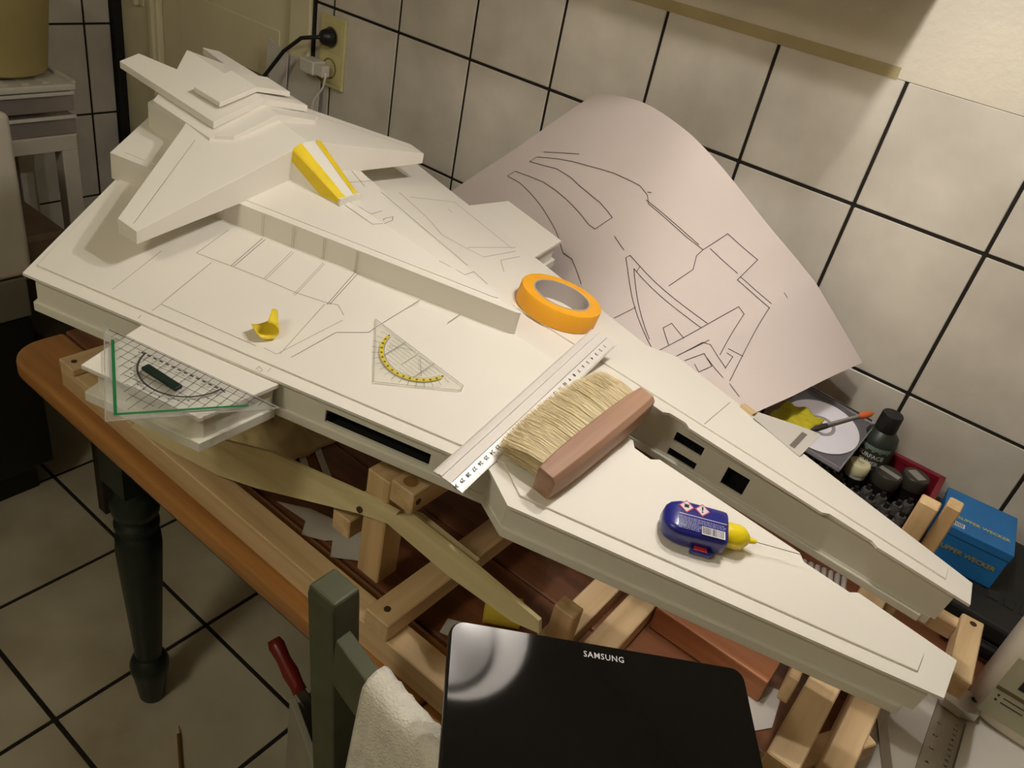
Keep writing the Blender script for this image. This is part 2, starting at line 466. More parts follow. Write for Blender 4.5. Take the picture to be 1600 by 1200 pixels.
MB().box((0.004, -0.034, -0.014), (0.032, -0.012, 0.01)).build('connector', M_WPL, ch, bevel=0.002)
MB().tube([(0.030, -0.022, -0.004), (0.036, -0.028, -0.012), (0.033, -0.03, -0.035), (0.016, -0.040, -0.065), (0.013, -0.046, -0.1), (0.013, -0.05, -0.135), (0.004, -0.054, -0.165)], 0.0022, 8).build('cable', M_WPL, ch, smooth=True)

# two white sheets leaning on the door and the socket
M_SHEET = mat('white_sheet', rgb(206, 200, 190), rough=0.6, var=0.02)
def slab(name, pts, th, m, label, cat, nrm=None, group=None, bevel=0.0):
    pts = [Vector(p) for p in pts]
    nn = Vector(nrm) if nrm else (pts[1] - pts[0]).cross(pts[2] - pts[1]).normalized()
    k = len(pts)
    v = pts + [p + nn * th for p in pts]
    f = [tuple(range(k)), tuple(range(2 * k - 1, k - 1, -1))] + [(i, i + k, (i + 1) % k + k, (i + 1) % k) for i in range(k)]
    o = mesh(name, v, f, m)
    if bevel:
        md = o.modifiers.new('bevel', 'BEVEL'); md.width = bevel; md.segments = 1
    return tag(o, label, cat, group) if label else o
slab('plastic_sheet', [(-0.386, -0.0290, 1.090), (-0.315, -0.0290, 1.072), (-0.31, -0.085, 0.0005), (-0.43, -0.085, 0.0005)], 0.003, M_SHEET,
     'narrow pointed white sheet leaning on the cream door', 'sheet', (0, 1, 0.05))
slab('plastic_sheet', [(-0.330, -0.0170, 1.071), (-0.256, -0.0170, 1.066), (-0.212, -0.0190, 1.040), (-0.20, -0.075, 0.0005), (-0.34, -0.075, 0.0005)], 0.003, M_SHEET,
     'wider white sheet leaning below the wall socket', 'sheet', (0, 1, 0.05))

# ================================================================== table
M_TBL = wood('table_wood', rgb(180, 126, 68), rgb(146, 98, 50), axis=0, rough=0.38, coat=0.25)
M_TBL2 = wood('table_wood_red', rgb(128, 80, 50), rgb(100, 60, 36), axis=0, rough=0.4, coat=0.2)
M_GREEN = mat('dark_green_paint', rgb(26, 36, 28), rough=0.35, var=0.15)
table = thing('dining_table', 'orange-brown wooden table with turned dark green legs', 'table', T(0, 0, 0))
TZ = 0.75
X0, X1, Y0 = 0.048, 1.86, -0.872
def arc(cx, cy, r, a0, a1, n):
    return [(cx + r * math.cos(math.radians(a0 + (a1 - a0) * i / n)), cy + r * math.sin(math.radians(a0 + (a1 - a0) * i / n))) for i in range(n + 1)]
bd = [arc(X0 + 0.055, Y0 + 0.055, 0.055, 180, 270, 8) + [(0.9585, Y0), (0.9585, -0.774), (X0, -0.774)],
      [(0.9605, Y0), (X1, Y0), (X1, -0.774), (0.9605, -0.774)]]
ys = [-0.7725, -0.62, -0.465, -0.31, -0.155, -0.004]
for i in range(len(ys) - 1):
    bd.append([(X0, ys[i]), (X1, ys[i]), (X1, ys[i + 1] - 0.0012), (X0, ys[i + 1] - 0.0012)])
for i, pg in enumerate(bd):
    MB().prism(pg, TZ, TZ - 0.034).build('plank', M_TBL if i < 2 else M_TBL2, table, bevel=0.004 if i > 1 else 0.008, seg=3)
for y in (Y0 + 0.07, -0.07):
    MB().box((0.27, y - 0.011, 0.61), (1.68, y + 0.011, 0.7155)).build('apron', M_GREEN, table, bevel=0.002)
for x in (0.27, 1.68):
    MB().box((x - 0.011, Y0 + 0.07, 0.61), (x + 0.011, -0.07, 0.7155)).build('apron', M_GREEN, table, bevel=0.002)
leg_prof = [(0.0, 0.0), (0.021, 0.0), (0.024, 0.006), (0.032, 0.075), (0.036, 0.092), (0.036, 0.108), (0.031, 0.123), (0.024, 0.13), (0.026, 0.16), (0.036, 0.36), (0.039, 0.43),
            (0.037, 0.458), (0.031, 0.466), (0.031, 0.472), (0.037, 0.48), (0.037, 0.49), (0.031, 0.498), (0.031, 0.504), (0.038, 0.513), (0.04, 0.53), (0.037, 0.55), (0.031, 0.56), (0.031, 0.58)]
for x, y in ((0.269, -0.795), (1.68, -0.795), (0.269, -0.08), (1.68, -0.08)):
    mb = MB().lathe(leg_prof, 28, Matrix.Translation((x, y, 0)))
    mb.box((x - 0.036, y - 0.036, 0.578), (x + 0.036, y + 0.036, 0.7158))
    mb.build('leg', M_GREEN, table, auto=35)

# ================================================================== wooden cradle under the model
M_PINE = wood('pine_x', rgb(218, 190, 148), rgb(192, 160, 114), axis=0)
M_PINEY = wood('pine_y', rgb(218, 190, 148), rgb(192, 160, 114), axis=1)
M_PINEZ = wood('pine_z', rgb(212, 182, 138), rgb(184, 150, 104), axis=2)
M_PLY = wood('plywood', rgb(218, 204, 158), rgb(202, 184, 134), axis=0)
M_SCREW = mat('screw_steel', rgb(90, 72, 48), rough=0.4, metal=0.6)
cr = thing('wooden_cradle', 'pine batten cradle with plywood strips carrying the white model', 'cradle', T(0, 0, 0))
def batten(a, b, w, h, m, up=(0, 0, 1), name='batten'):
    return MB().beam(a, b, w, h, up).build(name, m, cr, bevel=0.0015, seg=1)
batten((0.19, -0.832, 0.7702), (1.40, -0.832, 0.7702), 0.036, 0.04, M_PINE, name='base_rail')
batten((0.25, -0.40, 0.7702), (1.31, -0.40, 0.7702), 0.036, 0.04, M_PINE, name='base_rail')
batten((0.215, -0.853, 0.797), (0.215, -0.38, 0.797), 0.04, 0.012, M_PINEY, name='cross_rail')
batten((0.875, -0.852, 0.8045), (0.875, -0.38, 0.8045), 0.036, 0.028, M_PINEY, name='cross_rail')
batten((0.755, -0.80, 0.84), (0.755, -0.40, 0.84), 0.03, 0.03, M_PINEY, name='cross_rail')
po = batten((0.806, -0.782, 0.79), (0.806, -0.782, 0.951), 0.036, 0.034, M_PINEZ, up=(0, 1, 0), name='post')
batten((0.806, -0.42, 0.79), (0.806, -0.42, 0.955), 0.036, 0.034, M_PINEZ, up=(0, 1, 0), name='post')
bb = batten((0.842, -0.80, 0.945), (0.842, -0.40, 0.945), 0.034, 0.03, M_PINEY, name='bearer')
MB().lathe([(0.0, 0), (0.007, 0), (0.0085, 0.0006), (0.0, 0.0006)], 16, T(0.842, -0.787, 0.9603)).build('knot', mat('wood_knot', rgb(150, 110, 66), 0.6), bb)
for p, ax in (((0.790, -0.808, 0.894), 1), ((0.859, -0.79, 0.945), 0), ((0.875, -0.835, 0.8186), 2), ((0.215, -0.84, 0.8031), 2)):
    R = {0: Matrix.Rotation(math.radians(90), 4, 'Y'), 1: Matrix.Rotation(math.radians(90), 4, 'X'), 2: Matrix()}[ax]
    MB().lathe([(0, -0.002), (0.0042, -0.002), (0.0042, 0.0006), (0, 0.0006)], 12, Matrix.Translation(p) @ R).build('screw', M_SCREW, cr)
# second frame further along
batten((1.02, -0.72, 0.765), (1.02, -0.40, 0.765), 0.034, 0.03, M_PINEY, name='cross_rail')
batten((1.068, -0.80, 0.765), (1.068, -0.40, 0.765), 0.036, 0.03, M_PINEY, name='cross_rail')
batten((1.03, -0.70, 0.78), (1.03, -0.70, 0.85), 0.028, 0.022, M_PINEZ, up=(0, 1, 0), name='post')
# end frame under the bow
batten((1.296, -0.735, 0.872), (1.296, -0.40, 0.872), 0.032, 0.03, M_PINEY, name='bearer')
batten((1.345, -0.80, 0.802), (1.345, -0.36, 0.802), 0.034, 0.03, M_PINEY, name='bearer')
batten((1.296, -0.415, 0.79), (1.296, -0.415, 1.031), 0.022, 0.02, M_PINEZ, up=(0, 1, 0), name='post')
batten((1.319, -0.405, 0.79), (1.319, -0.405, 1.038), 0.016, 0.022, M_PINEZ, up=(0, 1, 0), name='post')
batten((1.296, -0.72, 0.792), (1.296, -0.72, 0.857), 0.03, 0.028, M_PINEZ, up=(0, 1, 0), name='post')
eb = batten((1.412, -0.475, 0.868), (1.405, -0.36, 0.868), 0.026, 0.03, M_PINEY, name='bearer')
batten((1.328, -0.372, 0.862), (1.394, -0.372, 0.862), 0.02, 0.024, M_PINE, name='spacer')
MB().lathe([(0, -0.003), (0.004, -0.003), (0.0042, 0.0005), (0, 0.0005)], 12, T(1.4065, -0.372, 0.883)).build('drill_hole', mat('hole_dark', rgb(70, 46, 22), 0.9), eb)
batten((1.27, -0.72, 0.80), (1.36, -0.56, 0.80), 0.03, 0.03, M_PINE, name='brace')
batten((1.262, -0.46, 0.77), (1.268, -0.63, 0.868), 0.012, 0.03, M_PINEY, name='brace')
def ply(name, pts, th):
    pts = [Vector(p) for p in pts]
    k = len(pts)
    v = pts + [p + Vector((0, th, 0)) for p in pts]
    f = [tuple(range(k)), tuple(range(2 * k - 1, k - 1, -1))] + [(i, i + k, (i + 1) % k + k, (i + 1) % k) for i in range(k)]
    return mesh(name, v, f, M_PLY, cr)
ply('plywood_strip', PLYA, 0.004)
ply('plywood_strip', PLYB, 0.005)
ply('plywood_strip', PLYB2, 0.006)

# ================================================================== the white model
U = Vector((0.9948621, 0.0658288, -0.0769151))
Vv = Vector((-0.0640994, 0.9976367, 0.0247445))
Ww = Vector((0.0783622, -0.0196872, 0.9967305))
SO = Vector((0.8950473, -0.5987557, 1.0370042))
SHIP = Matrix(((U.x, Vv.x, Ww.x, SO.x), (U.y, Vv.y, Ww.y, SO.y), (U.z, Vv.z, Ww.z, SO.z), (0, 0, 0, 1)))
ship = thing('model_ship', 'large unpainted white wedge-shaped model ship with split bow under construction', 'model', SHIP)
M_WHITE = mat('white_card', rgb(232, 226, 214), rough=0.55, var=0.012, scale=5)
M_WHITE2 = mat('white_styrene', rgb(226, 222, 208), rough=0.45, var=0.012, scale=5)
M_PENCIL = mat('pencil', rgb(92, 84, 74), rough=0.8, var=0.2)
M_PENCIL2 = mat('pencil_faint', rgb(150, 140, 124), rough=0.8, var=0.2)
M_YTAPE = mat('yellow_tape', rgb(236, 206, 40), rough=0.5, var=0.05, scale=30)
def deck(u, v):
    return 0.0323 - 0.0376 * u - 0.1543 * abs(v)
HULL = [(-0.70, 0), (-0.519, 0.3355), (0.0256, 0.1813), (0.0655, 0.2027), (0.4817, 0.0915), (0.482, 0.0445), (0.381, 0.0417), (0.374, 0.0478), (0.3246, 0.0478), (0.3169, 0.0404),
        (0.1495, 0.0400), (0.142, 0.0470), (0.121, 0.0460), (0.114, 0.0380), (0.079, 0.0420), (0.079, 0)]
INNER = [(-0.688, 0.01), (-0.519, 0.3185), (-0.0149, 0.1785), (0.0256, 0.1672), (0.0314, 0.1655), (0.0679, 0.1863), (0.4535, 0.0843), (0.4535, 0.0625), (-0.30, 0.0625), (-0.30, 0.01)]
LOWER = [(-0.69, 0), (-0.514, 0.331), (0.0262, 0.1780), (0.066, 0.1993), (0.462, 0.0935), (0.464, 0.050), (0.085, 0.050), (0.085, 0)]
BUMP = [(-0.372, 0.290), (-0.3465, 0.3778), (-0.2135, 0.3415), (-0.2075, 0.247)]
def fl(poly, s):
    return [(p[0], p[1] * s) for p in poly]
def panel(mb, A, B, w0, w1, th, holes=()):
    """upright wall from A to B (plan points) between heights w0 and w1, with rectangular openings given by fractions"""
    A, B = Vector(A), Vector(B)
    d = B - A
    nn = Vector((-d.y, d.x)).normalized() * th
    ss = sorted({0.0, 1.0} | {h[0] for h in holes} | {h[1] for h in holes})
    ws = sorted({w0, w1} | {h[2] for h in holes} | {h[3] for h in holes})
    for i in range(len(ss) - 1):
        for j in range(len(ws) - 1):
            sm, wm = (ss[i] + ss[i + 1]) / 2, (ws[j] + ws[j + 1]) / 2
            if any(h[0] < sm < h[1] and h[2] < wm < h[3] for h in holes):
                continue
            P0, P1 = A + d * ss[i], A + d * ss[i + 1]
            v = []
            for w in (ws[j], ws[j + 1]):
                for p in (P0, P1, P1 + nn, P0 + nn):
                    v.append((p.x, p.y, w))
            mb.add(v, [(0, 3, 2, 1), (4, 5, 6, 7), (0, 1, 5, 4), (1, 2, 6, 5), (2, 3, 7, 6), (3, 0, 4, 7)])
    return mb
M_HOLE_SHADE = mat('painted_hole_shade', rgb(16, 17, 13), rough=0.9)  # near-black colour paints the shade inside hollow openings
for s in (-1, 1):
    MB().prism(fl(HULL, s), lambda u, v: deck(u, v) - 0.0012, lambda u, v: deck(u, v) - 0.0045).build('deck_plate', M_WHITE, ship)
    MB().prism(fl(INNER, s), lambda u, v: deck(u, v) + 0.0012, lambda u, v: deck(u, v) - 0.0012).build('raised_deck_panel', M_WHITE, ship, bevel=0.0003, seg=1)
    MB().prism(fl(LOWER, s), -0.038, -0.050).build('lower_plate', M_WHITE2, ship, bevel=0.001)
    # side trench walls, the left one with the long hangar slot
    e = [(-0.511, 0.3270), (0.0240, 0.1757), (0.0625, 0.1960), (0.472, 0.0868)]
    e = fl(e, s)
    for k in range(3):
        mb = MB()
        hl = [(0.662, 0.884, -0.0325, -0.0155)] if k == 0 else []
        panel(mb, e[k], e[k + 1], -0.0382, -0.003, -0.003 * s, hl)
        mb.build('side_wall', M_WHITE2, ship)
    MB().prism(fl([(-0.165, 0.2255), (-0.03, 0.1875), (-0.018, 0.140), (-0.172, 0.180)], s), -0.0362, -0.0379).build('hangar_shade_floor', M_HOLE_SHADE, ship)  # dark sheet over the white plate paints the slot's inner shade
    MB().prism(fl([(-0.165, 0.2255), (-0.03, 0.1875), (-0.018, 0.140), (-0.172, 0.180)], s), -0.0062, -0.0072).build('hangar_shade_top', M_HOLE_SHADE, ship)
    MB().prism(fl([(0.13, 0.0537), (0.242, 0.0537), (0.242, 0.072), (0.13, 0.072)], s), -0.0368, -0.0379).build('opening_shade_floor', M_HOLE_SHADE, ship)
    mb = MB()
    panel(mb, (-0.17, 0.180 * s), (-0.02, 0.140 * s), -0.0375, 0.004, 0.002)
    mb.build('hangar_shade_back', M_HOLE_SHADE, ship)
    # rear wall
    mb = MB()
    panel(mb, (-0.685, 0.0), (-0.505, 0.318 * s), -0.0382, -0.004, 0.003)
    mb.build('rear_wall', M_WHITE2, ship)
    # channel wall between the bow prongs with its three openings
    mb = MB()
    c0, c1 = 0.085, 0.468
    fr_ = lambda u: (u - c0) / (c1 - c0)
    panel(mb, (c0, 0.0505 * s), (c1, 0.0505 * s), -0.0382, 0.0035, 0.003 * s, [(fr_(0.1365), fr_(0.174), -0.0150, -0.0012), (fr_(0.1365), fr_(0.174), -0.0375, -0.0265), (fr_(0.2072), fr_(0.2353), -0.0330, -0.0065)])
    mb.build('channel_wall', M_WHITE2, ship)
    mb = MB()
    mb.prism(fl([(c0, 0.0505), (0.15, 0.0505), (0.15, 0.0535), (c0, 0.0535)], s), lambda u, v: deck(u, v) - 0.0046, 0.0035)
    for a, b in ((0.15, 0.30), (0.30, 0.45)):
        mb.prism(fl([(a, 0.0505), (b, 0.0505), (b, 0.0535), (a, 0.0535)], s), lambda u, v: deck(u, v) - 0.0046, 0.0034 - 0.001)
    mb.build('channel_wall_strip', M_WHITE2, ship)
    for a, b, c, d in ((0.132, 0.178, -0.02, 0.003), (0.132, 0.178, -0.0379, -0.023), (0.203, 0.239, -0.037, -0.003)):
        MB().box((a, min(0.070 * s, 0.072 * s), c), (b, max(0.070 * s, 0.072 * s), d)).build('opening_shade_back', M_HOLE_SHADE, ship)
    MB().box((0.086, min(0.046 * s, 0.0505 * s), -0.050), (0.455, max(0.046 * s, 0.0505 * s), -0.0405)).build('channel_ledge', M_WHITE2, ship, bevel=0.0008)
    # side bump
    MB().prism(fl(BUMP, s), -0.0032, -0.0085).build('side_bay_top', M_WHITE, ship, bevel=0.0004, seg=1)
    MB().prism(fl([(-0.362, 0.290), (-0.339, 0.3660), (-0.2185, 0.333), (-0.2125, 0.250)], s), -0.0084, -0.0382).build('side_bay_wall', M_WHITE2, ship)
    MB().prism(fl([(-0.370, 0.290), (-0.3465, 0.3770), (-0.2145, 0.3410), (-0.209, 0.248)], s), -0.0380, -0.0502).build('side_bay_base', M_WHITE2, ship, bevel=0.0005, seg=1)
MB().box((0.0790, -0.0505, -0.0405), (0.0825, 0.0505, 0.0175)).build('channel_end_wall', M_WHITE2, ship)

# superstructure: long raised wedge with a sloping roof
def edge_v(u):
    return 0.003 + 0.2962 * (-0.083 - u)
def roof(u, v):
    return 0.0645 + 0.17 * (edge_v(u) - abs(v))
SUP = [(-0.70, 0), (-0.62, 0.1590), (-0.083, 0.003), (-0.079, 0)]
for s in (-1, 1):
    MB().prism(fl(SUP, s), roof, lambda u, v: deck(u, v) - 0.001).build('superstructure', M_WHITE, ship)
    RF = [(-0.66, 0.0), (-0.610, 0.1465), (-0.118, 0.0028), (-0.113, 0.0)]
    MB().prism(fl(RF, s), lambda u, v: roof(u, v) + 0.0012, lambda u, v: roof(u, v) - 0.0005).build('roof_panel', M_WHITE, ship)
def wing_top(u, v):
    return 0.127 - 0.11 * (u + 0.44) - 0.25 * abs(v)
def wing_bot(u, v):
    return 0.049 + 0.028 * (1 - abs(v) / 0.2477)
for s in (-1, 1):
    WG = [(-0.44, 0), (-0.44, 0.2482), (-0.47, 0.2502), (-0.5535, 0.1047), (-0.60, 0.03), (-0.60, 0)]
    MB().prism(fl(WG, s), wing_top, wing_bot).build('wing', M_WHITE, ship, bevel=0.0004, seg=1)
    TR = [(-0.4535, 0.236), (-0.4675, 0.237), (-0.53, 0.122), (-0.515, 0.110)]
    tr = [Vector((p[0], p[1] * s, wing_top(*p) + 0.0003)) for p in TR]
    MB().strip([Vector((-0.452, 0.243 * s, wing_top(-0.452, 0.243) + 0.0003)), Vector((-0.527, 0.105 * s, wing_top(-0.527, 0.105) + 0.0003))], 0.0006, (0.11, 0.25 * s, 1)).build('pencil_line', M_PENCIL2, ship)
    MB().prism(fl([(-0.67, 0), (-0.645, 0.086), (-0.545, 0.086), (-0.545, 0)], s), lambda u, v: 0.128 - 0.2 * abs(v), 0.066).build('neck_block', M_WHITE2, ship)
ta = lambda u, v: 0.1408 - 0.28 * abs(v) - 0.05 * (u + 0.496)
tb = lambda u, v: 0.1514 - 0.26 * abs(v) - 0.052 * (u + 0.526)
tc_ = lambda u, v: 0.1609 - 0.232 * abs(v) - 0.06 * (u + 0.539)
PA = [(-0.4962, 0), (-0.4985, 0.069), (-0.5147, 0.0860), (-0.5158, 0.0920), (-0.6255, 0.0920), (-0.6345, 0.0770), (-0.66, 0.03), (-0.66, 0)]
PB = [(-0.526, 0), (-0.5255, 0.0787), (-0.7110, 0.0797), (-0.7115, 0.0509), (-0.6495, 0.0386), (-0.6796, 0)]
PC = [(-0.539, 0), (-0.5398, 0.058), (-0.5873, 0.0598), (-0.5901, 0)]
for s in (-1, 1):
    for nm, P_, tf, th in (('tower_plate', PA, ta, 0.0078), ('tower_arm_plate', PB, tb, 0.0092), ('tower_cap', PC, tc_, 0.0065)):
        MB().prism(fl(P_, s), tf, lambda u, v, tf=tf, th=th: tf(u, v) - th).build(nm, M_WHITE, ship, bevel=0.0003, seg=1)
MB().prism([(-0.655, -0.06), (-0.655, 0.06), (-0.53, 0.06), (-0.53, -0.06)], 0.131, 0.10).build('tower_core', M_WHITE2, ship)
# sloping nose in front of the wing, partly covered with yellow tape
def nose_ring(k, lift=0.0, seg=(0.0, 1.0), n=14):
    u = -0.4405 + 0.0795 * k
    hw = 0.0260 + (0.0170 - 0.0260) * k
    top, side, bot = 0.1268 + (0.0872 - 0.1268) * k, 0.1185 + (0.0835 - 0.1185) * k, 0.070 + (0.074 - 0.070) * k
    prof = [(-hw, bot), (-hw, side)]
    for i in range(1, n):
        a = math.pi * (1 - i / n)
        prof.append((hw * math.cos(a), side + (top - side) * math.sin(a)))
    prof += [(hw, side), (hw, bot)]
    i0, i1 = int(round(seg[0] * (len(prof) - 1))), int(round(seg[1] * (len(prof) - 1)))
    out = []
    for p in prof[i0:i1 + 1]:
        l = Vector((p[0], p[1] - bot)).normalized() * lift
        out.append(Vector((u, p[0] + l.x, p[1] + l.y)))
    return out
nose = MB().loft([nose_ring(k / 6) for k in range(7)]).build('nose', M_WHITE, ship)
for a, b in ((0.0625, 0.375), (0.625, 0.8125)):
    MB().loft([nose_ring(k / 6, 0.0007, (a, b)) for k in range(7)], cap=False, closed=False).build('tape_strip', M_YTAPE, nose)
MB().add([(-0.4400, -0.0266, 0.105), (-0.4400, -0.0266, 0.1195), (-0.3605, -0.0176, 0.0842), (-0.3605, -0.0176, 0.0792), (-0.392, -0.0212, 0.0792)], [(0, 1, 2, 3, 4)]).build('tape_strip', mat('yellow_tape_side', rgb(232, 200, 36), 0.5, var=0.05, scale=30), nose)
MB().box((-0.362, -0.0185, 0.0775), (-0.3585, 0.0185, 0.0872)).build('nose_lip', M_WHITE2, nose)
# pencil marks
def marks(lines, wf, nf, m, w):
    mb = MB()
    for l in lines:
        mb.strip([Vector((p[0], p[1], wf(*p))) for p in l], w, nf, 0.0002)
    o = mb.build('pencil_marks', m, ship)
    o['kind'] = 'stuff'
    return o
dt = lambda u, v: deck(u, v) + 0.00125
rt = lambda u, v: roof(u, v) + 0.0013
dark = [5, 6, 11, 12, 15, 16]
marks([l for i, l in enumerate(PL_LEFT) if i in dark], dt, (0.0376, -0.1543, 1), M_PENCIL, 0.0007)
marks([l for i, l in enumerate(PL_LEFT) if i not in dark], dt, (0.0376, -0.1543, 1), M_PENCIL2, 0.0006)
marks(PL_RIGHT, dt, (0.0376, 0.1543, 1), M_PENCIL2, 0.0009)
marks(PL_ROOF, rt, (0.05, 0.0, 1), M_PENCIL, 0.0007)
mb = MB()
for u in WALLU:
    mb.strip([Vector((u, -edge_v(u) - 0.0003, deck(u, edge_v(u)) + 0.001)), Vector((u, -edge_v(u) - 0.0003, 0.063))], 0.0006, (-0.2962, -1, 0), 0.0003)
mb.build('pencil_marks', M_PENCIL2, ship)['kind'] = 'stuff'

# ================================================================== things lying on the model
def deck_frame(u, v, ang=0.0, lift=0.0014, flat=None):
    """frame on the left (v<0) or right (v>0) deck slope: x along the ship, turned by ang, z = slope normal"""
    s = 1 if v > 0 else -1
    nrm = Vector((0.0376, 0.1543 * s, 1)) if flat is None else Vector((0, 0, 1))
    w = deck(u, v) if flat is None else flat
    M = frame((u, v, w), (1, 0, 0), nrm)
    return SHIP @ M @ Matrix.Translation((0, 0, lift)) @ Matrix.Rotation(ang, 4, 'Z')

# orange masking tape roll
M_OTAPE = mat('orange_tape', rgb(244, 172, 34), rough=0.55, var=0.03, scale=20, bump=0.05, bscale=200)
tp = thing('masking_tape_roll', 'wide orange masking tape roll lying on the model deck', 'tape roll', deck_frame(-0.0875, 0.113))
MB().loft([[Vector((r * math.cos(2 * math.pi * k / 64), r * math.sin(2 * math.pi * k / 64), z)) for k in range(64)] for r, z in
           ((0.0395, 0.0004), (0.0550, 0.0004), (0.0558, 0.002), (0.0558, 0.0235), (0.0550, 0.025), (0.0395, 0.025), (0.0395, 0.0004))], cap=False).build('tape', M_OTAPE, tp, auto=40)
MB().loft([[Vector((r * math.cos(2 * math.pi * k / 64), r * math.sin(2 * math.pi * k / 64), z)) for k in range(64)] for r, z in
           ((0.0373, 0.0), (0.0394, 0.0), (0.0394, 0.0254), (0.0373, 0.0254), (0.0373, 0.0))], cap=False).build('cardboard_core', mat('core_card', rgb(176, 166, 160), 0.8, var=0.05), tp, auto=40)

# aluminium ruler, 30 cm
M_ALU = mat('aluminium', rgb(226, 220, 212), rough=0.42, metal=0.2, var=0.02, scale=40, stretch=(1, 40, 1))
M_INK = mat('black_print', rgb(30, 28, 28), rough=0.7)
RULER = SHIP @ frame((0.0062, -0.2233, deck(0.0062, -0.2233) + 0.0014), (1, 0.0, -0.0376), (0.0376, -0.1543, 1)) @ Matrix.Rotation(math.radians(1.2), 4, 'Z')
ru = thing('aluminium_ruler', 'thirty centimetre aluminium ruler lying across the white deck', 'ruler', RULER)
RL = 0.305
prof = [(-0.0190, 0.0), (0.0190, 0.0), (0.0190, 0.0006), (0.0042, 0.0030), (0.0036, 0.0026), (-0.0070, 0.0026), (-0.0076, 0.0040), (-0.0112, 0.0040), (-0.0118, 0.0026), (-0.0160, 0.0024), (-0.0185, 0.0012)]
MB().loft([[Vector((x, y, z)) for x, z in prof] for y in (-0.002, RL - 0.002)]).build('body', M_ALU, ru)
def rz(x):
    return 0.0006 + (0.0190 - x) / 0.0148 * 0.0024 + 0.00025
mk, nm_ = MB(), MB()
for i in range(0, 301):
    y = RL - 0.008 - i * 0.000995
    ln = 0.0028 if i % 10 == 0 else (0.0022 if i % 5 == 0 else 0.0015)
    wd_ = 0.00018
    if i % 1 == 0:
        mk.add([(0.0188, y - wd_ / 2, rz(0.0188)), (0.0188, y + wd_ / 2, rz(0.0188)), (0.0188 - ln, y + wd_ / 2, rz(0.0188 - ln)), (0.0188 - ln, y - wd_ / 2, rz(0.0188 - ln))], [(0, 1, 2, 3)])
mk.strip([(0.0046, 0.0, 0.0034), (0.0046, RL - 0.004, 0.0034)], 0.0004, (0, 0, 1))
mk.build('scale_lines', M_INK, ru)['kind'] = 'stuff'
for i in range(1, 31):
    y = RL - 0.008 - i * 0.00995
    M = Matrix.Translation((0.0102, y, rz(0.0102) + 0.0002)) @ Matrix.Rotation(math.atan2(-0.0024, 0.0148) * -1, 4, 'Y') @ Matrix.Rotation(math.radians(-90), 4, 'Z')
    text_shapes(nm_, str(i), 0.0058, M, bold=0.0001)
nm_.build('numerals', M_INK, ru)['kind'] = 'stuff'

# dusting brush
def on_deck(u, v, h):
    return SHIP @ Vector((u, v, deck(u, v) + 0.0014 + h))
A_, B_ = on_deck(0.0868, -0.166, 0), on_deck(0.1025, -0.006, 0)
ndl = (SHIP.to_3x3() @ Vector((0.0376, -0.1543, 1))).normalized()
BRM = frame(A_, B_ - A_, ndl)
br = thing('dusting_brush', 'flat dusting brush with pale bristles and a reddish wooden handle', 'brush', BRM)
BL = (B_ - A_).length
M_BRW = wood('brush_wood', rgb(186, 150, 122), rgb(150, 112, 88), axis=0, rough=0.5)
secs = []
for k in range(13):
    t = k / 12
    x = -0.006 + (BL + 0.012) * t
    tp_ = 1 - 0.22 * abs(2 * t - 1) ** 3.0
    hw, hh = 0.0142 * tp_, 0.0178 * (0.80 + 0.20 * tp_)
    ring = []
    for y, z in ((1, 0.0), (1, 0.96), (0.9, 1.0), (-0.62, 1.0), (-1, 0.84), (-1, 0.18), (-0.7, 0.0)):
        ring.append(Vector((x, 0.004 + y * hw, z * hh * 2)))
    secs.append(ring)
MB().loft(secs).build('handle', M_BRW, br, bevel=0.0014)
bz = MB()
rng = random.Random(3)
BW = 0.066
for i in range(6500):
    a, c = rng.random(), rng.random()
    x0 = 0.004 + (BL - 0.008) * a
    z0 = 0.006 + 0.026 * c
    fan = (a - 0.5) * 0.012 + rng.gauss(0, 0.0012)
    ln = BW * (1.0 - 0.14 * abs(2 * a - 1) ** 3) * (0.86 + 0.17 * rng.random()) * (1 - 0.18 * abs(2 * c - 1) ** 2)
    p0 = Vector((x0, 0.012, z0))
    zz = 0.016 + (z0 - 0.019) * 0.9 + rng.gauss(0, 0.0008)
    p1 = Vector((x0 + fan * 0.45, 0.012 + ln * 0.5, 0.5 * z0 + 0.5 * zz + 0.0015))
    p2 = Vector((x0 + fan, 0.012 + ln, max(0.0006, zz * 0.92)))
    r = 0.00032
    rings = []
    for p, rr in ((p0, r), (p1, r), (p2, r * 0.35)):
        rings.append([p + Vector((math.cos(q) * rr, 0, math.sin(q) * rr)) for q in (0.5, 2.6, 4.7)])
    bz.loft(rings, cap=False)
bo = bz.build('bristles', mat('bristle', rgb(244, 230, 192), rough=0.45, var=0.06, scale=700, stretch=(1, 0.02, 1), col2=rgb(206, 184, 138)), br)
bo['kind'] = 'stuff'

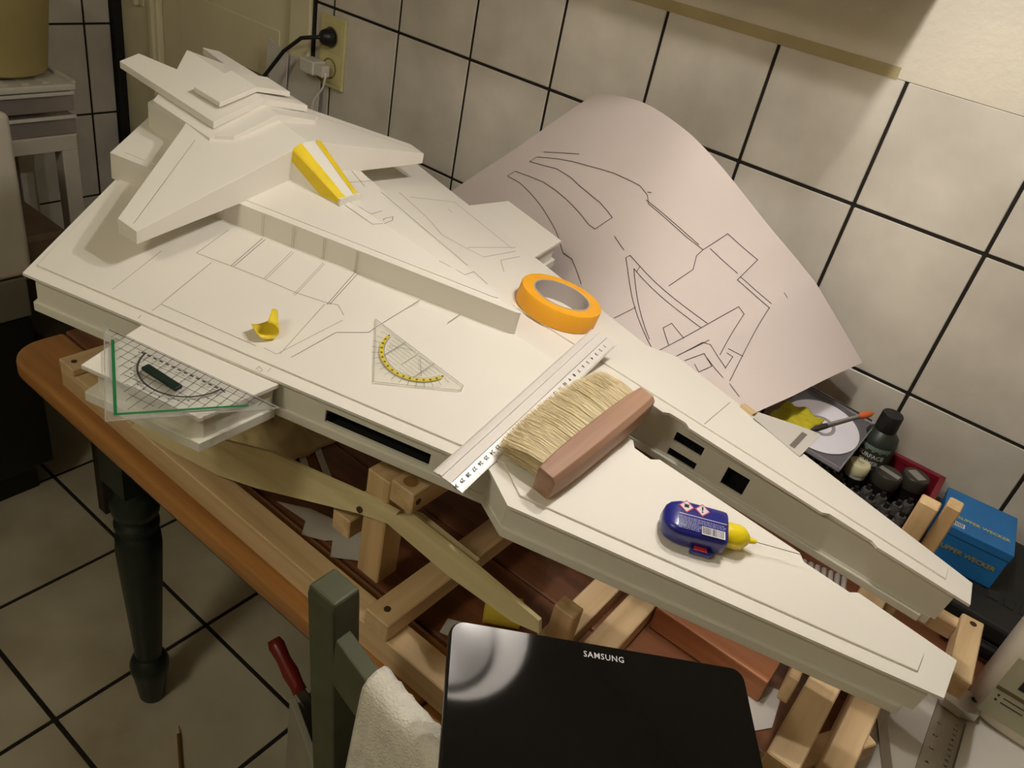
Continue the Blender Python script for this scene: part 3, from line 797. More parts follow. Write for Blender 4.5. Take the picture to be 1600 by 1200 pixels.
# blue glue bottle with yellow cap and needle
g0, g1 = on_deck(0.1935, -0.1165, 0), on_deck(0.254, -0.0870, 0)
GM = frame(g0, g1 - g0, ndl)
gb = thing('glue_bottle', 'blue plastic glue bottle with yellow cap and thin needle', 'bottle', GM)
M_BLUE = mat('glue_blue', rgb(34, 38, 128), rough=0.25, var=0.03, coat=0.3)
def se(y0, z0, hy, hz, e, n=28):
    r = []
    for k in range(n):
        a = 2 * math.pi * k / n
        c, s = math.cos(a), math.sin(a)
        r.append((y0 + hy * math.copysign(abs(c) ** e, c), z0 + hz * math.copysign(abs(s) ** e, s)))
    return r
rings = []
for x, hy, hz in ((-0.004, 0.006, 0.005), (-0.0015, 0.0125, 0.0090), (0.003, 0.0165, 0.0115), (0.011, 0.0196, 0.0126), (0.020, 0.0206, 0.0129), (0.042, 0.0204, 0.0130), (0.0545, 0.0202, 0.0128), (0.0585, 0.0198, 0.0124), (0.0600, 0.0184, 0.0112)):
    rings.append([Vector((x, y, z)) for y, z in se(0.0, 0.0134, hy, hz, 0.42)])
body = MB().loft(rings).build('body', M_BLUE, gb, auto=50)
M_YCAP = mat('yellow_cap', rgb(238, 212, 30), rough=0.3, var=0.02, coat=0.2)
RX = Matrix.Rotation(math.radians(90), 4, 'Y')
MB().lathe([(0.0, 0.0), (0.0120, 0.0), (0.0125, 0.004), (0.0125, 0.0135), (0.0108, 0.0185), (0.0062, 0.0235), (0.0034, 0.0250), (0.0026, 0.0300), (0.0016, 0.0325), (0.0, 0.0325)], 24,
           Matrix.Translation((0.0599, 0.0, 0.0134)) @ RX).build('cap', M_YCAP, gb, auto=45)
MB().tube([(0.092, 0, 0.0134), (0.138, 0.0005, 0.0118)], 0.0004, 6).build('needle', mat('steel', rgb(150, 145, 138), 0.3, 1.0), gb)
MB().box((0.028, -0.0262, 0.0012), (0.050, -0.0200, 0.009)).build('label_flap', M_BLUE, gb, bevel=0.002)
MB().box((0.031, -0.0250, 0.0088), (0.044, -0.0205, 0.0094)).build('red_mark', mat('red_print', rgb(206, 52, 46), 0.5), gb)
zt = 0.02665
M_WPR = mat('white_print', rgb(226, 222, 226), rough=0.5)
lab = MB()
lab.add([(0.010, 0.0005, zt), (0.058, 0.0005, zt), (0.058, 0.0012, zt), (0.010, 0.0012, zt)], [(0, 1, 2, 3)])
lab.build('label_line', M_WPR, gb)
M_PINK = mat('hazard_red', rgb(206, 60, 90), rough=0.5)
for x, ch_ in ((0.017, 'o'), (0.033, '!')):
    for r, z, m in ((0.0078, zt, M_PINK), (0.0062, zt + 0.0002, M_WPR)):
        MB().add([(x - r, 0.0105, z), (x, 0.0105 - r, z), (x + r, 0.0105, z), (x, 0.0105 + r, z)], [(0, 1, 2, 3)]).build('hazard_diamond', m, gb)
    q = MB()
    if ch_ == '!':
        text_shapes(q, '!', 0.0105, T(x, 0.0105, zt + 0.0004), bold=0.0003)
    else:
        q.add([(x + 0.003 * rr * math.cos(a), 0.0105 + 0.003 * rr * math.sin(a) + (0.0016 if i % 4 == 1 else 0), zt + 0.0004) for i, (a, rr) in enumerate([(k * math.pi / 6, 1.0 if k % 2 else 0.72) for k in range(12)])], [tuple(range(12))])
    q.build('hazard_symbol', M_INK, gb)
MB().add([(0.033, -0.0180, zt), (0.056, -0.0180, zt), (0.056, -0.0085, zt), (0.033, -0.0085, zt)], [(0, 1, 2, 3)]).build('barcode_field', M_WPR, gb)
bc = MB()
rb = random.Random(5)
x = 0.0338
while x < 0.055:
    w = rb.choice((0.0003, 0.0006, 0.0009))
    bc.add([(x, -0.0172, zt + 0.0002), (x + w, -0.0172, zt + 0.0002), (x + w, -0.0092, zt + 0.0002), (x, -0.0092, zt + 0.0002)], [(0, 1, 2, 3)])
    x += w + rb.choice((0.0004, 0.0007))
bc.build('barcode', M_INK, gb)['kind'] = 'stuff'
sm = MB()
for r in range(8):
    y = -0.003 - r * 0.0019
    x = 0.010
    while x < (0.030 if r > 2 else 0.054):
        w = 0.001 + 0.003 * rb.random()
        sm.add([(x, y, zt), (x + w, y, zt), (x + w, y + 0.0009, zt), (x, y + 0.0009, zt)], [(0, 1, 2, 3)])
        x += w + 0.0007
sm.build('small_print', mat('print_grey', rgb(140, 142, 180), 0.5), gb)['kind'] = 'stuff'

# clear set square with a yellow protractor arc (local: hypotenuse along x)
M_CLEAR = clear('clear_acrylic', (0.99, 0.99, 0.975), 0.07)
M_EDGE = clear('acrylic_edge', (0.55, 0.53, 0.48), 0.55)
def setsquare(name, label, h0, h1, right, lift, Lh, thick, arc_col, edge_col):
    h0, h1, right = Vector(h0), Vector(h1), Vector(right)
    xd = h1 - h0
    nn = xd.cross(right - h0).normalized()
    if (SHIP.to_3x3().inverted() @ nn).z < 0:
        nn = -nn
    M = frame((h0 + h1) / 2 + nn * lift, xd, nn)
    t = thing(name, label, 'set square', M)
    return t, M, xd.length
pts_ = [on_deck(-0.2036, -0.1075, 0), on_deck(-0.0606, -0.1148, 0), on_deck(-0.1330, -0.1863, 0)]
gs, GSM, gl = setsquare('set_square', 'small clear set square with a yellow protractor arc on the deck', pts_[0], pts_[1], pts_[2], 0.0004, 0, 0, 0, 0)
L = gl / 2
sgn = -1 if (GSM.inverted() @ pts_[2]).y < 0 else 1
def P2(x, y, z=0.0):
    return Vector((x, y * sgn, z))
tri = [(-L, 0), (L * 0.93, 0), (L * 0.975, 0.006), (L * 0.95, 0.0095), (0.0, L * 0.985)]
MB().prism([(x, y * sgn) for x, y in tri], 0.0020, 0.0).build('plate', M_CLEAR, gs)
ed = MB()
for i in range(len(tri)):
    ed.strip([P2(*tri[i], 0.0021), P2(*tri[(i + 1) % len(tri)], 0.0021)], 0.0009, (0, 0, 1))
ed.build('edge', M_EDGE, gs)
M_GREY = mat('grey_print', rgb(96, 90, 84), rough=0.7)
ar, gd = MB(), MB()
R0 = L * 0.60
aa = [math.radians(12 + 156 * k / 40) for k in range(41)]
ar.loft([[P2(r * math.cos(a), r * math.sin(a), 0.0021) for a in aa] for r in (R0 - 0.0021, R0 + 0.0021)], cap=False, closed=False)
ar.build('protractor_arc', mat('arc_yellow', rgb(212, 192, 60), 0.5), gs)
dots = MB()
for k in range(17):
    a = math.radians(10 + 10 * k)
    gd.strip([P2((R0 + 0.003) * math.cos(a), (R0 + 0.003) * math.sin(a), 0.0022), P2((R0 + 0.011) * math.cos(a), (R0 + 0.011) * math.sin(a), 0.0022)], 0.0005, (0, 0, 1))
    c = P2(R0 * math.cos(a), R0 * math.sin(a), 0.0023)
    dots.add([c + Vector((0.0015 * math.cos(q), 0.0015 * math.sin(q), 0)) for q in (0, 1.05, 2.09, 3.14, 4.19, 5.24)], [tuple(range(6))])
gd.strip([P2((R0 - 0.003) * math.cos(a), (R0 - 0.003) * math.sin(a), 0.0022) for a in aa], 0.0005, (0, 0, 1))
for k in range(1, 8):
    y = k * 0.005
    if y < R0 - 0.006:
        xm = math.sqrt((R0 - 0.006) ** 2 - y * y)
        for x0, x1 in ((-xm, -0.0235), (-0.021, -0.002), (0.002, 0.021), (0.0235, xm)):
            if x1 > x0:
                gd.strip([P2(x0, y, 0.0022), P2(x1, y, 0.0022)], 0.0004, (0, 0, 1))
for x in (-0.0225, 0.0225):
    gd.strip([P2(x, 0.001, 0.0022), P2(x, 0.034, 0.0022)], 0.0007, (0, 0, 1))
gd.strip([P2(0, 0.002, 0.0022), P2(0, 0.03, 0.0022)], 0.0006, (0, 0, 1))
gd.strip([P2(0.006, 0.006, 0.0022), P2(0.026, 0.024, 0.0022)], 0.0005, (0, 0, 1))
gd.strip([P2(-0.008, 0.004, 0.0022), P2(-0.03, 0.018, 0.0022)], 0.0005, (0, 0, 1))
for k in range(-60, 61):
    gd.strip([P2(k * 0.001, 0.0006, 0.0022), P2(k * 0.001, 0.0022 + (0.0012 if k % 5 == 0 else 0) + (0.001 if k % 10 == 0 else 0), 0.0022)], 0.00018, (0, 0, 1))
gd.build('scale_lines', M_GREY, gs)['kind'] = 'stuff'
dots.build('angle_marks', mat('arc_dark', rgb(104, 90, 20), 0.6), gs)['kind'] = 'stuff'

# larger set square with green edges and a grip, lying over the side bay
wz = -0.0030
q0, q1, q2 = SHIP @ Vector((-0.3862, -0.3264, wz)), SHIP @ Vector((-0.1752, -0.2753, wz)), SHIP @ Vector((-0.2582, -0.4100, wz))
M_CLEAR2 = clear('clear_acrylic_grey', (0.955, 0.96, 0.95), 0.10)
t2, T2M, l2 = setsquare('set_square', 'large clear set square with green edge lines and dark grip', q0, q1, q2, 0.0012, 0, 0, 0, 0)
L = l2 / 2
sgn = -1 if (T2M.inverted() @ q2).y < 0 else 1
ap = T2M.inverted() @ q2
tri = [(-L, 0), (L, 0), (ap.x, abs(ap.y))]
MB().prism([(x, y * sgn) for x, y in tri], 0.0022, 0.0).build('plate', M_CLEAR2, t2)
ed = MB()
for i in range(3):
    ed.strip([P2(*tri[i], 0.0023), P2(*tri[(i + 1) % 3], 0.0023)], 0.0011, (0, 0, 1))
ed.build('edge', M_EDGE, t2)
ins = offset_poly(tri, 0.0085)
M_GRN = mat('green_print', rgb(24, 116, 62), rough=0.5)
gr_ = MB()
def shrink(a, b, k):
    a, b = Vector(a), Vector(b)
    return a + (b - a) * k
gr_.strip([P2(*shrink(ins[2], ins[1], 0.9), 0.0024), P2(*ins[2], 0.0024), P2(*shrink(ins[2], ins[0], 0.93), 0.0024)], 0.0030, (0, 0, 1))
gr_.build('edge_line', M_GRN, t2)
g2 = MB()
R0 = 0.047
aa = [math.radians(8 + 164 * k / 40) for k in range(41)]
g2.strip([P2(R0 * math.cos(a), 0.004 + R0 * math.sin(a), 0.0024) for a in aa], 0.0021, (0, 0, 1))
for k in range(1, 18):
    a = math.radians(10 * k)
    c = P2((R0 + 0.006) * math.cos(a), 0.004 + (R0 + 0.006) * math.sin(a), 0.0024)
    g2.add([c + Vector((0.0011 * math.cos(q), 0.0011 * math.sin(q), 0)) for q in (0, 1.57, 3.14, 4.71)], [(0, 1, 2, 3)])
for k in range(-9, 10):
    x = k * 0.01
    ym = (L - abs(x)) * 0.86 - 0.006
    if ym > 0.006:
        g2.strip([P2(x, 0.003, 0.0024), P2(x, ym, 0.0024)], 0.0006, (0, 0, 1))
for k in range(1, 9):
    y = k * 0.01
    xm = L - y / 0.86 - 0.012
    if xm > 0.01:
        g2.strip([P2(-xm, y, 0.0024), P2(xm, y, 0.0024)], 0.0006, (0, 0, 1))
for k in range(-9, 10):
    g2.strip([P2(k * 0.01, 0.001, 0.0024), P2(k * 0.01, 0.006, 0.0024)], 0.0007, (0, 0, 1))
g2.strip([P2(-L * 0.92, 0.0022, 0.0024), P2(L * 0.96, 0.0022, 0.0024)], 0.0011, (0, 0, 1))
for k in range(14):
    g2.strip([P2(-0.05 + 0.0075 * k, 0.012, 0.0024), P2(-0.047 + 0.0075 * k, 0.012, 0.0024)], 0.0022, (0, 0, 1))
g2.build('scale_lines', mat('dark_print', rgb(66, 60, 58), 0.7), t2)['kind'] = 'stuff'
ca, cb = T2M.inverted() @ (SHIP @ Vector((-0.3004, -0.3393, 0.0))), T2M.inverted() @ (SHIP @ Vector((-0.2523, -0.3352, 0.0)))
ca.z = cb.z = 0.0072
gp = MB()
gp.beam(ca, cb, 0.010, 0.0045)
gp.build('grip', mat('grip_dark_green', rgb(24, 40, 32), 0.35), t2, bevel=0.0018)
gq = MB()
for p in (ca.lerp(cb, 0.25), ca.lerp(cb, 0.75)):
    gq.tube([(p.x, p.y, 0.0023), (p.x, p.y, 0.0052)], 0.002, 10)
gq.build('grip_peg', MATS['grip_dark_green'], t2)

# curled scrap of yellow tape
sc_ = MB()
rows = []
for i in range(13):
    t = i / 12
    a = math.radians(-80 + 230 * t)
    r = 0.0120 + 0.005 * t
    c = Vector((0.004 * math.sin(3 * t), 0, 0.0118))
    hw = 0.008 + 0.006 * math.sin(math.pi * t)
    tw = 0.6 * t
    p = c + Vector((r * math.sin(a) * 0.9, 0, -r * math.cos(a) * 0.75))
    rows.append([p + Vector((0.012 * t * k * 0.5, hw * k, 0.002 * k * tw)) for k in (-1, -0.4, 0.4, 1)])
sc_.loft(rows, cap=False, closed=False)
o = sc_.build('tape_scrap', M_YTAPE, mw=deck_frame(-0.270, -0.214, math.radians(70), 0.004), smooth=True)
md = o.modifiers.new('thickness', 'SOLIDIFY'); md.thickness = 0.0004
tag(o, 'curled scrap of yellow tape standing on the white deck', 'tape scrap')

# ================================================================== plan drawing behind the model
RC = [(0.511, -0.012, 1.228), (0.649, -0.085, 1.255), (0.801, -0.165, 1.243), (0.923, -0.13, 1.162), (1.014, -0.09, 1.093), (1.122, -0.05, 0.991)]
TC = [(0.273, -0.085, 0.964), (0.479, -0.15, 0.989), (0.646, -0.22, 0.989), (0.789, -0.32, 0.991), (0.927, -0.335, 0.978), (1.054, -0.325, 0.97)]
def catmull(P, s):
    n = len(P) - 1
    x = s * n
    i = max(0, min(int(x), n - 1))
    f = x - i
    p0, p1, p2, p3 = Vector(P[max(i - 1, 0)]), Vector(P[i]), Vector(P[i + 1]), Vector(P[min(i + 2, n)])
    return 0.5 * ((2 * p1) + (p2 - p0) * f + (2 * p0 - 5 * p1 + 4 * p2 - p3) * f ** 2 + (3 * p1 - p0 - 3 * p2 + p3) * f ** 3)
def sheet(s, t):
    a, b = catmull(RC, s), catmull(TC, s)
    p = a + (b - a) * t
    fold = max(0, 1 - abs(s - 0.80) / 0.05) + 0.6 * max(0, 1 - abs(s - 0.36) / 0.06)
    return p + Vector((0, -0.35, 0.94)) * (0.0022 * fold + 0.0012 * math.sin(9 * t + 5 * s))
def sheet_n(s, t):
    e = 0.004
    n = (sheet(min(1, s + e), t) - sheet(max(0, s - e), t)).cross(sheet(s, t + e) - sheet(s, t - e))
    n.normalize()
    return n if n.dot(Vector((0.3, -0.6, 0.7))) > 0 else -n
NS, NT = 72, 26
pv = [sheet(i / NS, 1.06 * j / NT) for i in range(NS + 1) for j in range(NT + 1)]
pf = [(i * (NT + 1) + j, (i + 1) * (NT + 1) + j, (i + 1) * (NT + 1) + j + 1, i * (NT + 1) + j + 1) for i in range(NS) for j in range(NT)]
M_PAPER = mat('drawing_paper', rgb(226, 212, 206), rough=0.8, var=0.015, scale=6)
plan = tag(bpy.data.objects.new('plan_drawing', None), 'large curled paper sheet with technical line drawings leaning on the tiled wall', 'paper')
COL.objects.link(plan)
mesh('paper', pv, pf, M_PAPER, plan, smooth=True)
ln = MB()
for l in PAPER:
    for (a, b) in zip(l[:-1], l[1:]):
        k = max(1, int(math.hypot((b[0] - a[0]), (b[1] - a[1])) / 0.03))
        pt = []
        for i in range(k + 1):
            s_, t_ = a[0] + (b[0] - a[0]) * i / k, a[1] + (b[1] - a[1]) * i / k
            pt.append(sheet(s_, t_) + sheet_n(s_, t_) * 0.0006)
        s_, t_ = (a[0] + b[0]) / 2, (a[1] + b[1]) / 2
        ln.strip(pt, 0.0011, sheet_n(s_, t_))
ln.build('drawn_lines', mat('drawn_ink', rgb(64, 52, 48), 0.8), plan)['kind'] = 'stuff'

# ================================================================== right end of the table
M_RED = mat('red_crate', rgb(128, 28, 42), rough=0.35, var=0.06)
ct = thing('plastic_crate', 'dark red plastic crate full of paint pots by the wall', 'crate', T(0, 0, 0))
cx0, cx1, cy0, cy1, ct_z = 1.085, 1.305, -0.235, -0.03, 0.86
mb = MB()
mb.box((cx0, cy0, 0.7505), (cx1, cy1, 0.7535))
for a, b in (((cx0, cy0), (cx1, cy0 + 0.003)), ((cx0, cy1 - 0.003), (cx1, cy1)), ((cx0, cy0), (cx0 + 0.003, cy1)), ((cx1 - 0.003, cy0), (cx1, cy1))):
    mb.box((a[0], a[1], 0.7505), (b[0], b[1], ct_z))
mb.build('tub', M_RED, ct)
mb = MB()
for a, b in (((cx0 - .005, cy0 - .005), (cx1 + .005, cy0 + 0.004)), ((cx0 - .005, cy1 - 0.004), (cx1 + .005, cy1 + .005)), ((cx0 - .005, cy0), (cx0 + 0.004, cy1)), ((cx1 - 0.004, cy0), (cx1 + .005, cy1))):
    mb.box((a[0], a[1], ct_z - 0.008), (b[0], b[1], ct_z + 0.002))
mb.build('rim', M_RED, ct, bevel=0.0015)

def lathe_thing(name, label, cat, loc, parts, group=None, n=24, tilt=(0, 0)):
    t = thing(name, label, cat, T(loc[0], loc[1], loc[2], 0, tilt[0], tilt[1]), group)
    for nm, prof, m in parts:
        MB().lathe(prof, n).build(nm, m, t, auto=40)
    return t
M_PRIM = mat('primer_bottle_grey', rgb(46, 52, 46), rough=0.4, var=0.04)
M_CAPB = mat('cap_black', rgb(26, 26, 24), rough=0.45, var=0.05)
pb = lathe_thing('primer_bottle', 'dark grey primer bottle with black flip cap and white lettering', 'bottle', (1.199, -0.068, 0.7538), [
    ('body', [(0.0, 0), (0.027, 0), (0.0285, 0.003), (0.0285, 0.135), (0.026, 0.148), (0.016, 0.158), (0.0, 0.158)], M_PRIM),
    ('cap', [(0.0, 0.1582), (0.0165, 0.1582), (0.017, 0.16), (0.0165, 0.186), (0.0155, 0.188), (0.0, 0.188)], M_CAPB)], n=36)
lbl = MB()
def wrap_text(mb, body, size, r, z, a0, bold=0.0):
    tmp = MB()
    text_shapes(tmp, body, size, Matrix(), bold=bold)
    v = [Vector((r * math.cos(a0 + p[0] / r), r * math.sin(a0 + p[0] / r), z + p[1])) for p in tmp.v]
    mb.add(v, tmp.f)
PA0 = math.atan2(CAM_POS.y + 0.068, CAM_POS.x - 1.199)
wrap_text(lbl, 'SURFACE', 0.0100, 0.0288, 0.118, PA0, 0.0002)
wrap_text(lbl, 'PRIMER', 0.0100, 0.0288, 0.106, PA0, 0.0002)
for z in (0.127, 0.096):
    lbl.add([(0.0288 * math.cos(PA0 + a), 0.0288 * math.sin(PA0 + a), z + d) for a in (-0.85, -0.4, 0, 0.4, 0.85) for d in (0, 0.0008)], [(2 * i, 2 * i + 2, 2 * i + 3, 2 * i + 1) for i in range(4)])
lbl.build('lettering', mat('label_print', rgb(206, 208, 200), 0.6), pb)
lb2 = MB()
lb2.loft([[Vector((0.0287 * math.cos(PA0 + a), 0.0287 * math.sin(PA0 + a), z)) for a in [-0.95 + 0.19 * k for k in range(11)]] for z in (0.129, 0.136)], cap=False, closed=False)
lb2.build('label_band', mat('label_teal', rgb(120, 140, 130), 0.6), pb)
M_IVORY = mat('ivory_cap', rgb(228, 220, 176), rough=0.4, var=0.02)
M_JARB = mat('jar_black', rgb(28, 26, 24), rough=0.3, var=0.05)
jw = lathe_thing('paint_jar', 'small paint jar with a cream screw cap and black marks', 'jar', (1.193, -0.108, 0.7538), [
    ('glass', [(0, 0), (0.0175, 0), (0.018, 0.002), (0.018, 0.083), (0, 0.083)], M_JARB),
    ('collar', [(0, 0.0832), (0.0165, 0.0832), (0.0165, 0.090), (0, 0.090)], mat('collar_white', rgb(206, 204, 190), 0.5)),
    ('cap', [(0, 0.0902), (0.0172, 0.0902), (0.0176, 0.092), (0.0172, 0.105), (0.0155, 0.107), (0, 0.107)], M_IVORY)])
mm = MB()
for x, y in ((-0.004, 0.002), (0.001, 0.003), (0.004, 0.001), (0.002, -0.003), (-0.001, 0.0)):
    mm.box((x - 0.0014, y - 0.0007, 0.1071), (x + 0.0014, y + 0.0007, 0.1073))
mm.build('marks', M_INK, jw)
M_LABG = mat('label_grey', rgb(150, 146, 138), rough=0.6)
for i, (x, y, lab_, hz) in enumerate(((1.2365, -0.096, 'black paint jar with a long pale label on its lid', 0.108), (1.2715, -0.063, 'black paint jar with a squarish pale label against the crate rim', 0.108))):
    j = lathe_thing('paint_jar', lab_, 'jar', (x, y, 0.7538), [
        ('glass', [(0, 0), (0.0195, 0), (0.020, 0.002), (0.020, hz - 0.022), (0, hz - 0.022)], M_JARB),
        ('cap', [(0, hz - 0.0218), (0.021, hz - 0.0218), (0.0215, hz - 0.019), (0.0212, hz - 0.002), (0.0195, hz), (0, hz)], mat('cap_grey', rgb(58, 54, 48), 0.35))])
    sx, sy = ((0.0165, 0.0055) if i == 0 else (0.0125, 0.0085))
    MB().prism([(q.x, q.y) for q in [Matrix.Rotation(math.radians(-12 if i == 0 else -35), 2) @ Vector(v) for v in ((-sx, -sy), (sx, -sy), (sx, sy), (-sx, sy))]], hz + 0.0004, hz + 0.0001).build('label', M_LABG, j, bevel=0.0)
# many small dark pots crowd the crate
M_POT = mat('pot_dark', rgb(40, 37, 34), rough=0.3, var=0.15, scale=60)
M_POTL = mat('pot_rim', rgb(92, 88, 84), rough=0.35, var=0.2, scale=90)
pot = None
rp_ = random.Random(11)
k = 0
for iy in range(8):
    for ix in range(9):
        x = 1.100 + 0.0242 * ix + (0.012 if iy % 2 else 0)
        y = -0.221 + 0.0225 * iy
        if x > 1.292 or y > -0.052:
            continue
        if any(math.hypot(x - a, y - b) < r for a, b, r in ((1.199, -0.062, 0.040), (1.193, -0.108, 0.030), (1.2365, -0.096, 0.0335), (1.2715, -0.063, 0.0335))):
            continue
        if pot is None:
            pot = lathe_thing('paint_pot', 'small dark paint pot with a ridged cap crowded in the crate', 'pot', (x, y, 0.7538), [
                ('body', [(0, 0), (0.0105, 0), (0.0108, 0.058), (0.008, 0.066), (0, 0.066)], M_POT),
                ('cap', [(0, 0.0662), (0.0085, 0.0662), (0.0088, 0.080), (0.0072, 0.084), (0, 0.084)], M_POTL),
                ('nozzle', [(0, 0.0842), (0.0042, 0.0842), (0.0032, 0.092), (0, 0.092)], M_POT)], group='small paint pots in the crate', n=12)
            t = pot
        else:
            t = pot.copy()
            COL.objects.link(t)
            for chd in pot.children:
                c2 = chd.copy()
                COL.objects.link(c2)
                c2.parent = t
        t.location = (x + rp_.uniform(-.0008, .0008), y + rp_.uniform(-.0008, .0008), 0.7538)
        t.rotation_euler = (0, 0, rp_.uniform(0, 6))
        k += 1

# CD in an open case, propped on the pots
cdm = frame((1.118, -0.128, 0.8945), (1.0, -0.04, 0.02), (0.05, -0.17, 0.98))
cs = thing('cd_case', 'clear CD case with a blank silver disc propped on the crate', 'CD case', cdm)
M_CASE = clear('case_clear', (0.9, 0.9, 0.92), 0.22, 0.05)
MB().box((-0.063, -0.071, 0), (0.063, 0.071, 0.0015)).build('case_back', mat('case_black', rgb(96, 92, 98), 0.3), cs)
mb = MB()
for lo, hi in (((-0.063, 0.067), (0.063, 0.071)), ((-0.063, -0.071), (0.063, -0.069)), ((0.061, -0.071), (0.063, 0.071)), ((-0.063, -0.071), (-0.061, 0.071))):
    mb.box((lo[0], lo[1], 0.0015), (hi[0], hi[1], 0.0085))
mb.build('case_wall', M_CASE, cs)
MB().box((-0.055, 0.0675, 0.0085), (0.055, 0.0705, 0.0098)).build('hinge_strip', mat('case_dark', rgb(20, 20, 20), 0.2), cs)
def ringmesh(r0, r1, z0, z1, n=56):
    return MB().loft([[Vector((r * math.cos(2 * math.pi * k / n), r * math.sin(2 * math.pi * k / n), z)) for k in range(n)] for r, z in ((r0, z0), (r1, z0), (r1, z1), (r0, z1), (r0, z0))], cap=False)
disc = ringmesh(0.0075, 0.060, 0.0022, 0.0034).build('disc', mat('disc_silver', rgb(232, 228, 238), rough=0.3, metal=0.2, var=0.02), cs, auto=30)
ringmesh(0.0165, 0.0225, 0.0035, 0.0038).build('hub_ring', mat('disc_hub', rgb(160, 154, 160), 0.4), disc)

# yellow cloth, brush, price tag, wood chip near the bow's far edge
ycl = MB()
rows = []
for i in range(15):
    for_t = i / 14
    rows.append([Vector((1.048 + 0.062 * j / 9 + 0.012 * for_t, -0.255 + 0.095 * for_t, 0.918 + 0.012 * for_t + 0.003 * math.sin(j * 1.4 + i) - 0.01 * abs(j / 9 - 0.5))) for j in range(10)])
ycl.loft(rows, cap=False, closed=False)
yo = ycl.build('cloth_bag', mat('yellow_net', rgb(210, 196, 40), rough=0.8, var=0.12, scale=90, stretch=(1, 6, 1), bump=0.6, bscale=160), smooth=True)
md = yo.modifiers.new('thickness', 'SOLIDIFY'); md.thickness = 0.003
tag(yo, 'crumpled yellow net cloth under the plan drawing', 'cloth')
bmx = frame((1.140, -0.322, 0.998), Vector((1.181, -0.247, 1.0)) - Vector((1.137, -0.338, 1.0)), (0.1, -0.2, 1))
ab = thing('paint_brush', 'small paint brush with dark bristles and an orange end', 'paint brush', bmx)
RY = Matrix.Rotation(math.radians(90), 4, 'Y')
MB().lathe([(0, -0.018), (0.0012, -0.014), (0.0042, -0.004), (0.0038, 0.014), (0, 0.014)], 12, RY).build('bristles', mat('bristle_dark', rgb(50, 44, 40), 0.6), ab)
MB().lathe([(0, 0.012), (0.0036, 0.012), (0.0030, 0.072), (0, 0.072)], 14, RY).build('ferrule', mat('ferrule_steel', rgb(160, 158, 160), 0.25, 0.9), ab, auto=40)
MB().lathe([(0, 0.0715), (0.0036, 0.0715), (0.0052, 0.082), (0.0045, 0.092), (0.002, 0.098), (0, 0.098)], 14, RY).build('handle_end', mat('orange_paint', rgb(196, 92, 44), 0.3), ab, auto=40)
def rdk(u, v, h):
    return SHIP @ Vector((u, v, 0.0323 - 0.0376 * u - 0.1543 * v + h))
RN = SHIP.to_3x3() @ Vector((0.0376, 0.1543, 1)).normalized()
tg = slab('paper_tag', [rdk(0.195, 0.155, 0.0016), rdk(0.195, 0.178, 0.0016), rdk(0.254, 0.215, 0.0016), rdk(0.272, 0.223, 0.0016), rdk(0.266, 0.128, 0.0016)], 0.0006, M_SHEET, 'white paper card with a grey bar sticking out beyond the far bow edge', 'card', RN)
slab('grey_bar', [rdk(0.249, 0.140, 0.0024), rdk(0.252, 0.197, 0.0024), rdk(0.259, 0.198, 0.0024), rdk(0.256, 0.140, 0.0024)], 0.0002, mat('tag_grey', rgb(120, 112, 104), 0.7), None, None, RN).parent = tg
chip = MB().box((-0.010, -0.005, 0), (0.010, 0.005, 0.004)).build('wood_chip', M_PINE, mw=SHIP @ frame((0.1838, 0.170, deck(0.1838, 0.170) - 0.0010), (1, -0.3, 0), (0, 0.15, 1)))
tag(chip, 'small pale wood chip on the far edge of the deck', 'wood chip')

# blue cardboard box on the black tool case
M_BBOX = mat('blue_card', rgb(36, 112, 176), rough=0.45, var=0.08, scale=14)
bxm = frame((1.372, -0.130, 0.8128), (1.0, 0.10, 0), (0, 0, 1))
bx_ = thing('cardboard_box', 'blue cardboard box with yellow lettering on the black case', 'box', bxm)
bw, bd_, bh = 0.049, 0.051, 0.066
MB().box((-bw, -bd_, 0), (bw, bd_, bh)).build('carton', M_BBOX, bx_, bevel=0.0015)
MB().box((-bw - 0.001, -bd_ - 0.001, bh - 0.012), (bw + 0.001, bd_ + 0.001, bh + 0.0015)).build('lid', M_BBOX, bx_, bevel=0.0012)
M_YPR = mat('yellow_print', rgb(206, 186, 80), rough=0.6)
tt = MB()
text_shapes(tt, 'RUPPER WECKER', 0.0095, Matrix.Translation((0.006, -0.020, bh + 0.0019)), bold=0.0002)
tt.build('lid_lettering', M_YPR, bx_)
tt = MB()
text_shapes(tt, 'RUPPER WECKER', 0.0105, Matrix.Translation((0.0, -bd_ - 0.0013, 0.033)) @ Matrix.Rotation(math.radians(90), 4, 'X'), bold=0.0002)
tt.build('front_lettering', mat('yellow_print_dim', rgb(170, 150, 60), 0.6), bx_)
MB().box((-0.040, -0.044, bh + 0.0015), (-0.018, -0.033, bh + 0.0018)).build('barcode_field', M_WPR, bx_)
bc = MB()
for i in range(9):
    bc.box((-0.039 + i * 0.0022, -0.043, bh + 0.0018), (-0.038 + i * 0.0022, -0.034, bh + 0.002))
bc.build('barcode', M_INK, bx_)
M_CASEB = mat('tool_case_black', rgb(34, 34, 32), rough=0.55, var=0.08, bump=0.1, bscale=200)
tc2 = thing('tool_case', 'flat black plastic tool case with raised lettering', 'case', frame((1.452, -0.130, 0.7505), (1, 0.0, 0), (0, 0, 1)))
MB().box((-0.11, -0.115, 0), (0.16, 0.12, 0.029)).build('base', M_CASEB, tc2, bevel=0.004)
MB().box((-0.11, -0.115, 0.0298), (0.16, 0.12, 0.0605)).build('lid', M_CASEB, tc2, bevel=0.006)
tt = MB()
for i in range(7):
    tt.box((-0.07 + i * 0.022, -0.062, 0.0602), (-0.056 + i * 0.022, -0.040, 0.0618))
